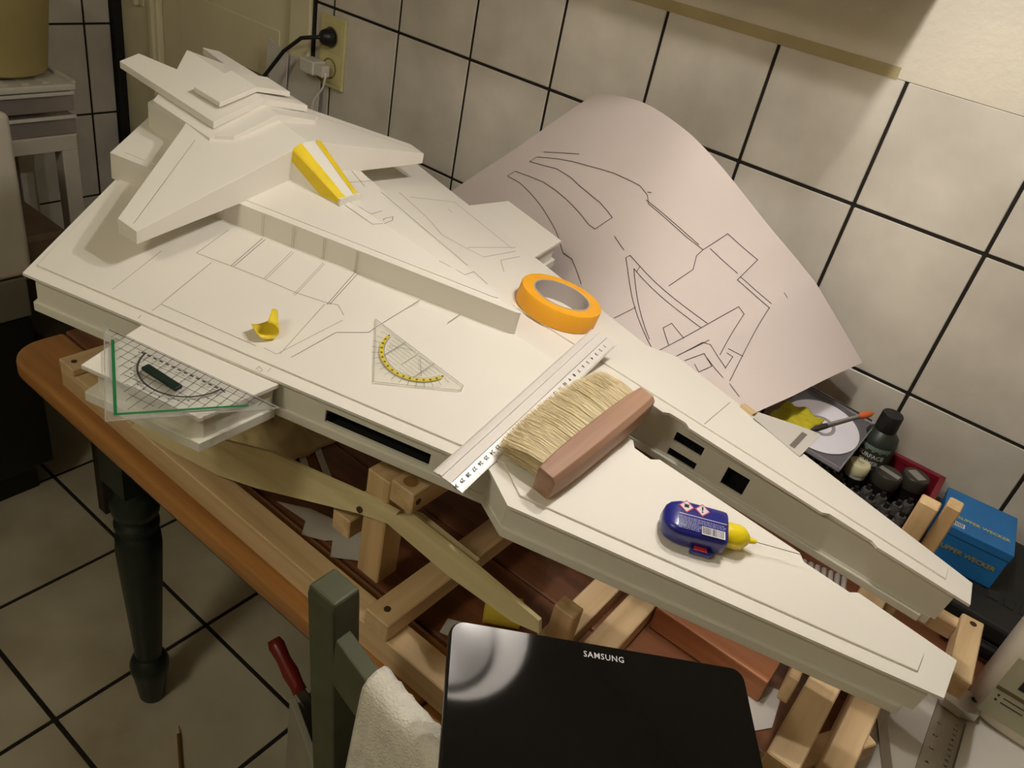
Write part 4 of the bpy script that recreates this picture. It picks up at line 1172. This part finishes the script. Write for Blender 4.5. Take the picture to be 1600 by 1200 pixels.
tt.build('raised_pattern', M_CASEB, tc2, bevel=0.0006)
MB().tube([(-0.06, -0.113, 0.03), (-0.06, -0.128, 0.03), (0.06, -0.128, 0.03), (0.06, -0.113, 0.03)], 0.005, 10).build('handle', M_CASEB, tc2, smooth=True)

# white jug with a dark label at the table's right end
jg = thing('plastic_jug', 'white plastic jug with a grey-green label', 'jug', frame((1.549, -0.326, 0.7553), (1, 0.0, 0), (0, 0, 1)))
rings = []
for z, hx, hy, e in ((0.0, 0.088, 0.040, 0.5), (0.006, 0.095, 0.046, 0.5), (0.15, 0.096, 0.047, 0.5), (0.185, 0.092, 0.046, 0.55), (0.205, 0.078, 0.042, 0.65), (0.218, 0.055, 0.036, 0.8), (0.226, 0.03, 0.026, 1.0), (0.240, 0.022, 0.022, 1.0)):
    rings.append([Vector((x, y, z)) for x, y in se(0, 0, hx, hy, e, 40)])
MB().loft(rings).build('body', mat('jug_white', rgb(226, 216, 196), rough=0.4, var=0.02), jg, auto=60)
MB().lathe([(0, 0.2402), (0.024, 0.2402), (0.0245, 0.258), (0, 0.258)], 28).build('cap', M_CAPB, jg, auto=40)
MB().box((-0.085, -0.0480, 0.020), (0.080, -0.0472, 0.120)).build('label', mat('jug_label', rgb(176, 172, 146), 0.6), jg)
MB().box((-0.066, -0.0488, 0.079), (0.060, -0.0479, 0.098)).build('label_title', M_INK, jg)
tt = MB()
text_shapes(tt, 'D', 0.016, Matrix.Translation((-0.055, -0.0490, 0.0885)) @ Matrix.Rotation(math.radians(90), 4, 'X'), bold=0.0004)
tt.build('title_letter', M_WPR, jg)
MB().box((-0.084, -0.0488, 0.064), (0.060, -0.0479, 0.0695)).build('label_bar', mat('label_olive', rgb(96, 84, 58), 0.6), jg)
tt = MB()
text_shapes(tt, 'Q', 0.010, Matrix.Translation((-0.050, -0.0484, 0.073)) @ Matrix.Rotation(math.radians(90), 4, 'X'), bold=0.0003)
for z in (0.055, 0.047):
    tt.box((-0.078, -0.0486, z), (-0.0755, -0.0479, z + 0.0025))
    tt.box((-0.071, -0.0486, z), (-0.045, -0.0479, z + 0.0012))
tt.build('label_text', M_INK, jg)

# white board with a steel combination square and a steel angle
wbd = slab('plastic_board', [(1.335, -0.60, 0.7508), (1.545, -0.50, 0.7508), (1.532, -0.345, 0.7508), (1.517, -0.318, 0.7508), (1.455, -0.326, 0.7508), (1.375, -0.40, 0.7508)], 0.004, M_SHEET, 'white plastic board lying flat at the table end', 'board', (0, 0, 1))
M_STEEL = mat('brushed_steel', rgb(168, 160, 148), rough=0.35, metal=0.75, var=0.05, scale=30, stretch=(40, 1, 1))
M_STEEL2 = mat('bright_steel', rgb(200, 194, 184), rough=0.28, metal=0.8, var=0.03)
sq = thing('steel_square', 'steel rule square with engraved scale and bright clamp head', 'square', frame((1.443, -0.375, 0.7553), (0.965, 0.05, 0), (0, 0, 1)) @ Matrix.Rotation(math.radians(-2), 4, 'Z'))
MB().box((-0.019, -0.30, 0), (0.019, 0.0, 0.0022)).build('blade', M_STEEL, sq, bevel=0.0004, seg=1)
hd = MB().prism([(-0.022, 0.030), (0.025, 0.026), (0.0265, -0.004), (0.008, -0.014), (-0.016, -0.010), (-0.022, 0.002)], 0.017, 0.0024).build('head', M_STEEL2, sq, bevel=0.0012)
MB().lathe([(0, 0.0171), (0.0042, 0.0171), (0.0042, 0.0175), (0, 0.0175)], 18, T(0.0165, 0.0165, 0)).build('hole', M_HOLE_SHADE, hd)
tt = MB()
for i in range(1, 21):
    y = -0.018 - 0.0092 * i
    text_shapes(tt, str(i), 0.0065, Matrix.Translation((0.009, y, 0.0024)) @ Matrix.Rotation(math.radians(-90), 4, 'Z'), bold=0.0001)
for i in range(1, 9):
    text_shapes(tt, str(i), 0.0075, Matrix.Translation((-0.010, -0.018 - 0.0234 * i, 0.0024)) @ Matrix.Rotation(math.radians(-90), 4, 'Z'), bold=0.0001)
for i in range(200):
    tt.add([(0.0188, -0.018 - 0.00092 * i, 0.0024), (0.0188, -0.0183 - 0.00092 * i, 0.0024), (0.0165, -0.0183 - 0.00092 * i, 0.0024), (0.0165, -0.018 - 0.00092 * i, 0.0024)], [(0, 1, 2, 3)])
tt.build('engraving', M_INK, sq)
an = thing('steel_angle', 'plain steel angle with two thin arms lying on the white board', 'angle', T(0, 0, 0))
MB().beam((1.362, -0.435, 0.7566), (1.405, -0.545, 0.7566), 0.012, 0.003).build('arm', M_STEEL, an)
MB().beam((1.352, -0.450, 0.7566), (1.352, -0.59, 0.7566), 0.012, 0.003).build('arm', M_STEEL, an)
MB().beam((1.340, -0.437, 0.7580), (1.385, -0.425, 0.7580), 0.014, 0.006).build('stock', mat('stock_red', rgb(120, 50, 34), 0.5), an)

# reddish plank on the table
M_REDW = wood('red_timber', rgb(200, 136, 94), rgb(164, 100, 62), axis=0, rough=0.5)
pk = thing('timber_plank', 'reddish planed timber plank with a dark knot under the bow', 'plank', frame((1.195, -0.540, 0.7703), (1, 0.0, 0), (0, 0, 1)))
MB().box((-0.105, -0.020, -0.0195), (0.052, 0.022, 0.0195)).build('board', M_REDW, pk, bevel=0.002)
MB().lathe([(0, 0), (0.010, 0), (0.010, 0.0004), (0, 0.0004)], 20, T(-0.080, 0.004, 0.0195)).build('knot', mat('knot_dark', rgb(74, 40, 26), 0.6), pk)

# corrugated offcut seen through the gap between the prongs
cg = thing('corrugated_strip', 'small corrugated white offcut on the table below the bow gap', 'offcut', frame((1.238, -0.298, 0.7505), (0.25, -0.97, 0), (0, 0, 1)))
for i_ in range(7):
    MB().tube([(-0.038, -0.03 + 0.01 * i_, 0.005), (0.038, -0.03 + 0.01 * i_, 0.005)], 0.0045, 8).build('ridge', M_WPL, cg, smooth=True)
# scraps under the model
for i, (pts, lb) in enumerate((
        ([(0.600, -0.770, 0), (0.640, -0.745, 0), (0.745, -0.715, 0), (0.700, -0.770, 0), (0.672, -0.786, 0), (0.655, -0.765, 0)], 'jagged white paper offcut on the table behind the front rail'),
        ([(0.690, -0.745, 0.0012), (0.765, -0.705, 0.0012), (0.790, -0.735, 0.0012), (0.728, -0.785, 0.0012)], 'folded white paper offcut beside the cradle post'),
        ([(0.900, -0.745, 0), (0.918, -0.735, 0), (0.925, -0.762, 0), (0.907, -0.768, 0)], 'tiny white offcut on the table beside the cross rail'),
        ([(1.225, -0.65, 0.0006), (1.275, -0.58, 0.0006), (1.265, -0.52, 0.0006), (1.235, -0.53, 0.0006), (1.19, -0.66, 0.0006)], 'pale paper offcut under the bow beside the end battens'))):
    slab('paper_scrap', [(x, y, TZ + 0.0006 + z) for x, y, z in pts], 0.0005, M_SHEET, lb, 'paper scrap', (0, 0, 1))
for pa, lb in (([(0.52, -0.635, 0.7512), (0.56, -0.66, 0.7535), (0.64, -0.70, 0.7525), (0.72, -0.705, 0.7515)], 'long thin white strip lying across the table under the hull'),
               ([(0.53, -0.672, 0.7512), (0.58, -0.70, 0.753), (0.66, -0.715, 0.752)], 'short thin white strip beside the crumpled cloth')):
    o = MB()
    o.strip(pa, 0.010, (0, 0, 1))
    o = o.build('plastic_strip', M_SHEET)
    md = o.modifiers.new('thickness', 'SOLIDIFY'); md.thickness = 0.0006
    tag(o, lb, 'strip')
# crumpled cloth
cv, cf = [], []
N = 26
for i in range(N + 1):
    for j in range(N + 1):
        x, y = i / N, j / N
        p = Vector((x * 3.1, y * 3.1, 4.2))
        h = 0.045 * math.sin(math.pi * x) ** 0.6 * math.sin(math.pi * y) ** 0.6 * (0.55 + 0.8 * abs(noise.noise(p))) + 0.010 * abs(noise.noise(p * 2.3))
        cv.append((0.40 + 0.15 * x + 0.01 * noise.noise(p * 1.7), -0.755 + 0.13 * y + 0.012 * noise.noise(p * 1.3 + Vector((5, 0, 0))), 0.7515 + h))
for i in range(N):
    for j in range(N):
        a = i * (N + 1) + j
        cf.append((a, a + 1, a + N + 2, a + N + 1))
cl = mesh('crumpled_cloth', cv, cf, mat('beige_cloth', rgb(196, 176, 128), rough=0.9, var=0.06, scale=30), smooth=True)
md = cl.modifiers.new('thickness', 'SOLIDIFY'); md.thickness = 0.001
tag(cl, 'crumpled beige cloth under the side bay of the model', 'cloth')
# yellow plastic tube piece
yt = MB().loft([[Vector((r * math.cos(2 * math.pi * k / 30), r * math.sin(2 * math.pi * k / 30), z)) for k in range(30)] for r, z in ((0.017, 0.0), (0.0172, 0.045), (0.0185, 0.045), (0.0183, 0.0), (0.017, 0.0))], cap=False)
yo = yt.build('plastic_tube', mat('yellow_plastic', rgb(214, 190, 60), 0.5), mw=Matrix.Translation((0.930, -0.712, 0.7703)) @ Euler((0, math.radians(90), math.radians(35))).to_matrix().to_4x4(), auto=40)
tag(yo, 'short yellow plastic tube lying on the table', 'tube')

# ================================================================== chair, towel and tablet in front
M_CHAIR = mat('green_grey_paint', rgb(78, 80, 58), rough=0.6, var=0.07, scale=30)
chr_ = thing('dining_chair', 'olive green painted wooden chair pushed up to the table', 'chair', T(0, 0, 0))
def post(x, y, top):
    mb = MB()
    ring = lambda cx_, cy_, z, hx, hy: [Vector((cx_ + a * hx, cy_ + b * hy, z)) for a, b in ((-1, -1), (1, -1), (1, 1), (-1, 1))]
    mb.loft([ring(x, y + 0.05, 0.0, 0.017, 0.017), ring(x, y + 0.05, 0.44, 0.019, 0.019), ring(x, y, top - 0.012, 0.0175, 0.0165), ring(x, y, top, 0.0170, 0.0150)])
    return mb.build('back_post', M_CHAIR, chr_, bevel=0.003)
post(0.914, -0.962, 0.985)
post(1.270, -0.962, 0.962)
for x in (0.914, 1.27):
    MB().loft([[Vector((x + a * 0.018, -0.53 + b * 0.018, z)) for a, b in ((-1, -1), (1, -1), (1, 1), (-1, 1))] for z in (0, 0.435)]).build('front_leg', M_CHAIR, chr_, bevel=0.003)
def rail(z, h, dep):
    rows = []
    for i in range(13):
        t = i / 12
        x = 0.928 + 0.330 * t
        y = -0.962 - dep * math.sin(math.pi * t)
        rows.append([Vector((x, y - 0.009, z)), Vector((x, y + 0.009, z)), Vector((x, y + 0.009, z + h)), Vector((x, y - 0.009, z + h))])
    return MB().loft(rows).build('back_rail', M_CHAIR, chr_, bevel=0.002)
rail(0.872, 0.062, 0.022)
rail(0.66, 0.045, 0.022)
MB().box((0.895, -0.935, 0.436), (1.29, -0.51, 0.455)).build('seat', M_CHAIR, chr_, bevel=0.006)
for z, y0_, y1_ in ((0.2, -0.91, -0.53),):
    for x in (0.914, 1.27):
        MB().tube([(x, y0_, z), (x, y1_, z)], 0.010, 10).build('stretcher', M_CHAIR, chr_, smooth=True)
# towel over the back rail
tv, tf = [], []
NI, NJ = 26, 40
def ty(t):
    return -0.962 - 0.022 * math.sin(math.pi * t)
for i in range(NI + 1):
    t = 0.17 + 0.40 * i / NI
    x = 0.928 + 0.33 * t
    for j in range(NJ + 1):
        q = j / NJ * 2 - 1
        rip = 0.0022 * math.sin(i * 1.9 + 2.5 * q) + 0.0015 * math.sin(i * 3.7)
        if abs(q) < 0.12:
            a = q / 0.12 * math.pi / 2
            y, z = ty(t) + 0.0145 * math.sin(a), 0.934 + 0.0115 * math.cos(a) - 0.002 + rip * 0.6
        else:
            dz = (abs(q) - 0.12) * 0.26
            sgn_ = 1 if q > 0 else -1
            y, z = ty(t) + sgn_ * (0.0150 + 0.012 * (dz / 0.23) + rip * (0.4 + 3 * dz)), 0.932 - dz
        tv.append((x + 0.02 * (0.932 - z) * (-1 if i < 3 else 0.2), y, z))
for i in range(NI):
    for j in range(NJ):
        a = i * (NJ + 1) + j
        tf.append((a, a + 1, a + NJ + 2, a + NJ + 1))
tw_ = mesh('towel', tv, tf, mat('towel_white', rgb(236, 230, 214), rough=0.95, var=0.06, scale=60, bump=0.8, bscale=420), smooth=True)
md = tw_.modifiers.new('thickness', 'SOLIDIFY'); md.thickness = 0.0025; md.offset = 0
tag(tw_, 'off-white terry towel hanging over the chair back', 'towel')
# tablet resting on the chair back
tl, tr_, bl = Vector((1.035, -0.954, 1.042)), Vector((1.230, -0.787, 1.013)), Vector((1.145, -1.087, 1.012))
TM = frame((tr_ + bl) / 2, tr_ - tl, (tr_ - tl).cross(tl - bl))
tb_ = thing('tablet', 'black tablet computer with a dark glossy screen', 'tablet', TM)
tw2, th2 = 0.1290, 0.0875
def rrect(hx, hy, r, n=6):
    out = []
    for cx_, cy_, a in ((hx - r, hy - r, 0), (-hx + r, hy - r, 90), (-hx + r, -hy + r, 180), (hx - r, -hy + r, 270)):
        out += [(cx_ + r * math.cos(math.radians(a + 90 * k / n)), cy_ + r * math.sin(math.radians(a + 90 * k / n))) for k in range(n + 1)]
    return out
MB().prism(rrect(tw2, th2, 0.012), -0.0008, -0.009).build('body', mat('tablet_black', rgb(22, 22, 22), rough=0.3), tb_, bevel=0.002)
M_GLASS = mat('screen_glass', rgb(13, 13, 13), rough=0.05, var=0.1, scale=3, ior=1.5)
MB().prism(rrect(tw2 - 0.0016, th2 - 0.0016, 0.0105), 0.0, -0.0009).build('screen', M_GLASS, tb_)
tt = MB()
text_shapes(tt, 'SAMSUNG', 0.0072, Matrix.Translation((0.0, th2 - 0.0115, 0.0003)), bold=0.00008, spacing=1.12)
tt.build('lettering', mat('logo_grey', rgb(196, 196, 196), 0.4), tb_)

# ================================================================== left side and floor
M_WFURN = mat('white_furniture', rgb(206, 198, 182), rough=0.5, var=0.03)
M_DRAW = clear('drawer_clear', (0.72, 0.64, 0.58), 0.35, 0.2)
shf = thing('shelf_unit', 'white open shelf unit standing along the left wall', 'shelf', T(0, 0, 0))
sx, yfar = -0.75, -0.322
MB().box((-1.04, -0.61, 0.735), (sx, yfar, 0.772)).build('top_board', M_WFURN, shf, bevel=0.002)
for y in (-0.61, yfar - 0.04):
    for x in (-1.04, sx - 0.04):
        MB().box((x, y, 0.0), (x + 0.04, y + 0.04, 0.7348)).build('leg', M_WFURN, shf, bevel=0.002)
MB().box((-1.03, -0.60, 0.30), (sx - 0.01, yfar - 0.01, 0.318)).build('lower_board', M_WFURN, shf, bevel=0.002)
bxs = thing('storage_box', 'brown cardboard box standing in the dark of the white shelf', 'box', T(-0.87, -0.465, 0.3183))
MB().box((-0.10, -0.09, 0), (0.10, 0.09, 0.19)).build('carton', mat('brown_card', rgb(120, 96, 70), 0.8, var=0.08), bxs, bevel=0.002)
MB().box((-0.104, -0.094, 0.18), (0.104, 0.094, 0.20)).build('lid', mat('brown_card_lid', rgb(132, 108, 82), 0.8, var=0.08), bxs, bevel=0.002)
dr = thing('drawer_tower', 'two-drawer clear plastic tower with a pale top tray', 'drawers', T(0, 0, 0))
dx0, dx1, dy0, dy1 = -1.03, -0.752, -0.60, -0.318
MB().box((dx0 - 0.0, dy0 - 0.01, 0.882), (dx1 + 0.006, dy1 + 0.006, 0.898)).build('top_tray', M_WPL, dr, bevel=0.004)
mb = MB()
for lo, hi in (((dx0, dy0 - 0.01, 0.898), (dx1 + 0.006, dy0, 0.906)), ((dx0, dy1 - 0.004, 0.898), (dx1 + 0.006, dy1 + 0.006, 0.906))):
    mb.box(lo, hi)
for k_ in range(5):
    mb.box((dx0 + 0.02, dy0 + 0.03 + 0.047 * k_, 0.898), (dx1 - 0.01, dy0 + 0.045 + 0.047 * k_, 0.9005))
mb.build('tray_ribs', M_WPL, dr, bevel=0.001)
for z0 in (0.775, 0.832):
    d_ = MB().box((dx0 + 0.004, dy0, z0), (dx1, dy1, z0 + 0.046)).build('drawer', M_DRAW, dr, bevel=0.003)
    MB().box((dx1, dy0, z0 + 0.040), (dx1 + 0.006, dy1, z0 + 0.048)).build('drawer_lip', M_WPL, d_, bevel=0.001)
    rr = random.Random(int(z0 * 1000))
    for q in range(3):
        yy = dy0 + 0.03 + 0.085 * q
        MB().box((dx0 + 0.05, yy, z0 + 0.003), (dx1 - 0.02, yy + 0.05, z0 + 0.012 + 0.02 * rr.random())).build('content', mat('content_%d' % (q % 3), (rgb(120, 60, 50), rgb(90, 86, 80), rgb(140, 128, 106))[q % 3], 0.7), d_)
MB().box((dx0, dy0, 0.7722), (dx1, dy1, 0.7745)).build('base', M_WPL, dr)
bk = lathe_thing('bucket', 'pale yellow translucent plastic bucket on the drawer tower', 'bucket', (-0.885, -0.425, 0.9062), [], n=40)
n = 44
MB().loft([[Vector((r * math.cos(2 * math.pi * k / n), r * math.sin(2 * math.pi * k / n), z)) for k in range(n)] for r, z in ((0.0, 0.0), (0.10, 0.0), (0.106, 0.005), (0.13, 0.20), (0.137, 0.203), (0.137, 0.21), (0.127, 0.21), (0.102, 0.009), (0.0, 0.009))], cap=False).build('pail', mat('bucket_yellow', rgb(168, 152, 98), rough=0.4, var=0.03), bk, auto=40)
MB().lathe([(0, 0.012), (0.104, 0.012), (0.119, 0.13), (0, 0.13)], 36).build('content', mat('bucket_content', rgb(140, 122, 60), 0.6, var=0.1), bk)

apx = -0.40
ap_ = thing('kitchen_appliance', 'white kitchen appliance with rounded door above a black plinth', 'appliance', T(0, 0, 0))
MB().box((-0.98, -1.25, 0.10), (apx - 0.03, -0.63, 0.93)).build('body', mat('appliance_grey', rgb(150, 144, 130), 0.5), ap_, bevel=0.004)
MB().box((apx - 0.029, -1.25, 0.615), (apx, -0.618, 0.962)).build('door', M_WFURN, ap_, bevel=0.012, seg=4)
MB().box((apx - 0.029, -1.25, 0.515), (apx - 0.004, -0.632, 0.611)).build('drawer_front', mat('appliance_front', rgb(120, 114, 100), 0.5), ap_, bevel=0.004)
MB().box((-0.94, -1.22, 0.0), (apx - 0.05, -0.66, 0.0995)).build('plinth', M_BLACK, ap_)
MB().box((apx - 0.0295, -1.25, 0.10), (apx - 0.006, -0.634, 0.511)).build('lower_front', mat('appliance_black', rgb(26, 25, 22), 0.35), ap_, bevel=0.003)

M_DWOOD = wood('dark_stool_wood', rgb(52, 40, 28), rgb(34, 26, 18), axis=0, rough=0.5)
st = thing('wooden_stool', 'low dark brown wooden stool beside the table end', 'stool', T(0, 0, 0))
MB().box((-0.70, -0.61, 0.41), (-0.25, -0.33, 0.44)).build('seat', M_DWOOD, st, bevel=0.006)
for x in (-0.66, -0.27):
    for y in (-0.58, -0.36):
        MB().box((x - 0.017, y - 0.017, 0), (x + 0.017, y + 0.017, 0.4098)).build('leg', M_DWOOD, st, bevel=0.003)
for y in (-0.58, -0.36):
    MB().box((-0.643, y - 0.009, 0.34), (-0.287, y + 0.009, 0.4098)).build('apron', M_DWOOD, st)

# open tool box on the floor under the table, with a red handled saw
M_GBOX = mat('grey_white_box', rgb(170, 164, 146), rough=0.6, var=0.04)
tbx = thing('tool_box', 'open pale grey box with a black inside on the floor', 'box', frame((0.743, -0.674, 0.0005), (0.92, -0.38, 0), (0, 0, 1)))
W2, D2, H2 = 0.12, 0.10, 0.245
mb = MB()
mb.box((-W2, -D2, 0), (W2, D2, 0.006)).box((-W2, -D2, 0.006), (W2, -D2 + 0.012, H2)).box((-W2, D2 - 0.012, 0.006), (W2, D2, H2)).box((-W2, -D2 + 0.012, 0.006), (-W2 + 0.012, D2 - 0.012, H2)).box((W2 - 0.012, -D2 + 0.012, 0.006), (W2, D2 - 0.012, H2))
mb.build('shell', M_GBOX, tbx, bevel=0.002)
MB().box((-W2 + 0.013, -D2 + 0.013, 0.0065), (W2 - 0.013, D2 - 0.013, 0.10)).build('dark_filling', M_BLACK, tbx)
# saw
sw = thing('hand_saw', 'small saw with a red grip leaning on the pale box', 'saw', T(0, 0, 0))
a, b = Vector((0.527, -0.705, 0.333)), Vector((0.614, -0.715, 0.281))
dq = (b - a).normalized()
MB().tube([a, a + dq * 0.012, a + dq * 0.04, a + dq * 0.065, a + dq * 0.09, b], [0.011, 0.0145, 0.012, 0.0145, 0.012, 0.013], 14).build('grip', mat('red_grip', rgb(122, 32, 24), 0.35), sw, smooth=True)
MB().beam(b - dq * 0.005, Vector((0.715, -0.672, 0.125)), 0.003, 0.025).build('blade', mat('saw_steel', rgb(90, 84, 74), 0.4, 0.8), sw)
pcl = thing('pencil', 'brown wooden pencil lying on the floor tiles', 'pencil', frame((0.366, -0.800, 0.0042), Vector((0.444, -0.845, 0)) - Vector((0.366, -0.800, 0)), (0, 0, 1)))
MB().lathe([(0, 0.02), (0.004, 0.02), (0.004, 0.17), (0, 0.17)], 6, RY).build('shaft', mat('pencil_brown', rgb(110, 74, 36), 0.5), pcl)
MB().lathe([(0, 0.0), (0.0006, 0.0), (0.0038, 0.0198), (0, 0.0198)], 8, RY).build('tip', M_PINE, pcl)
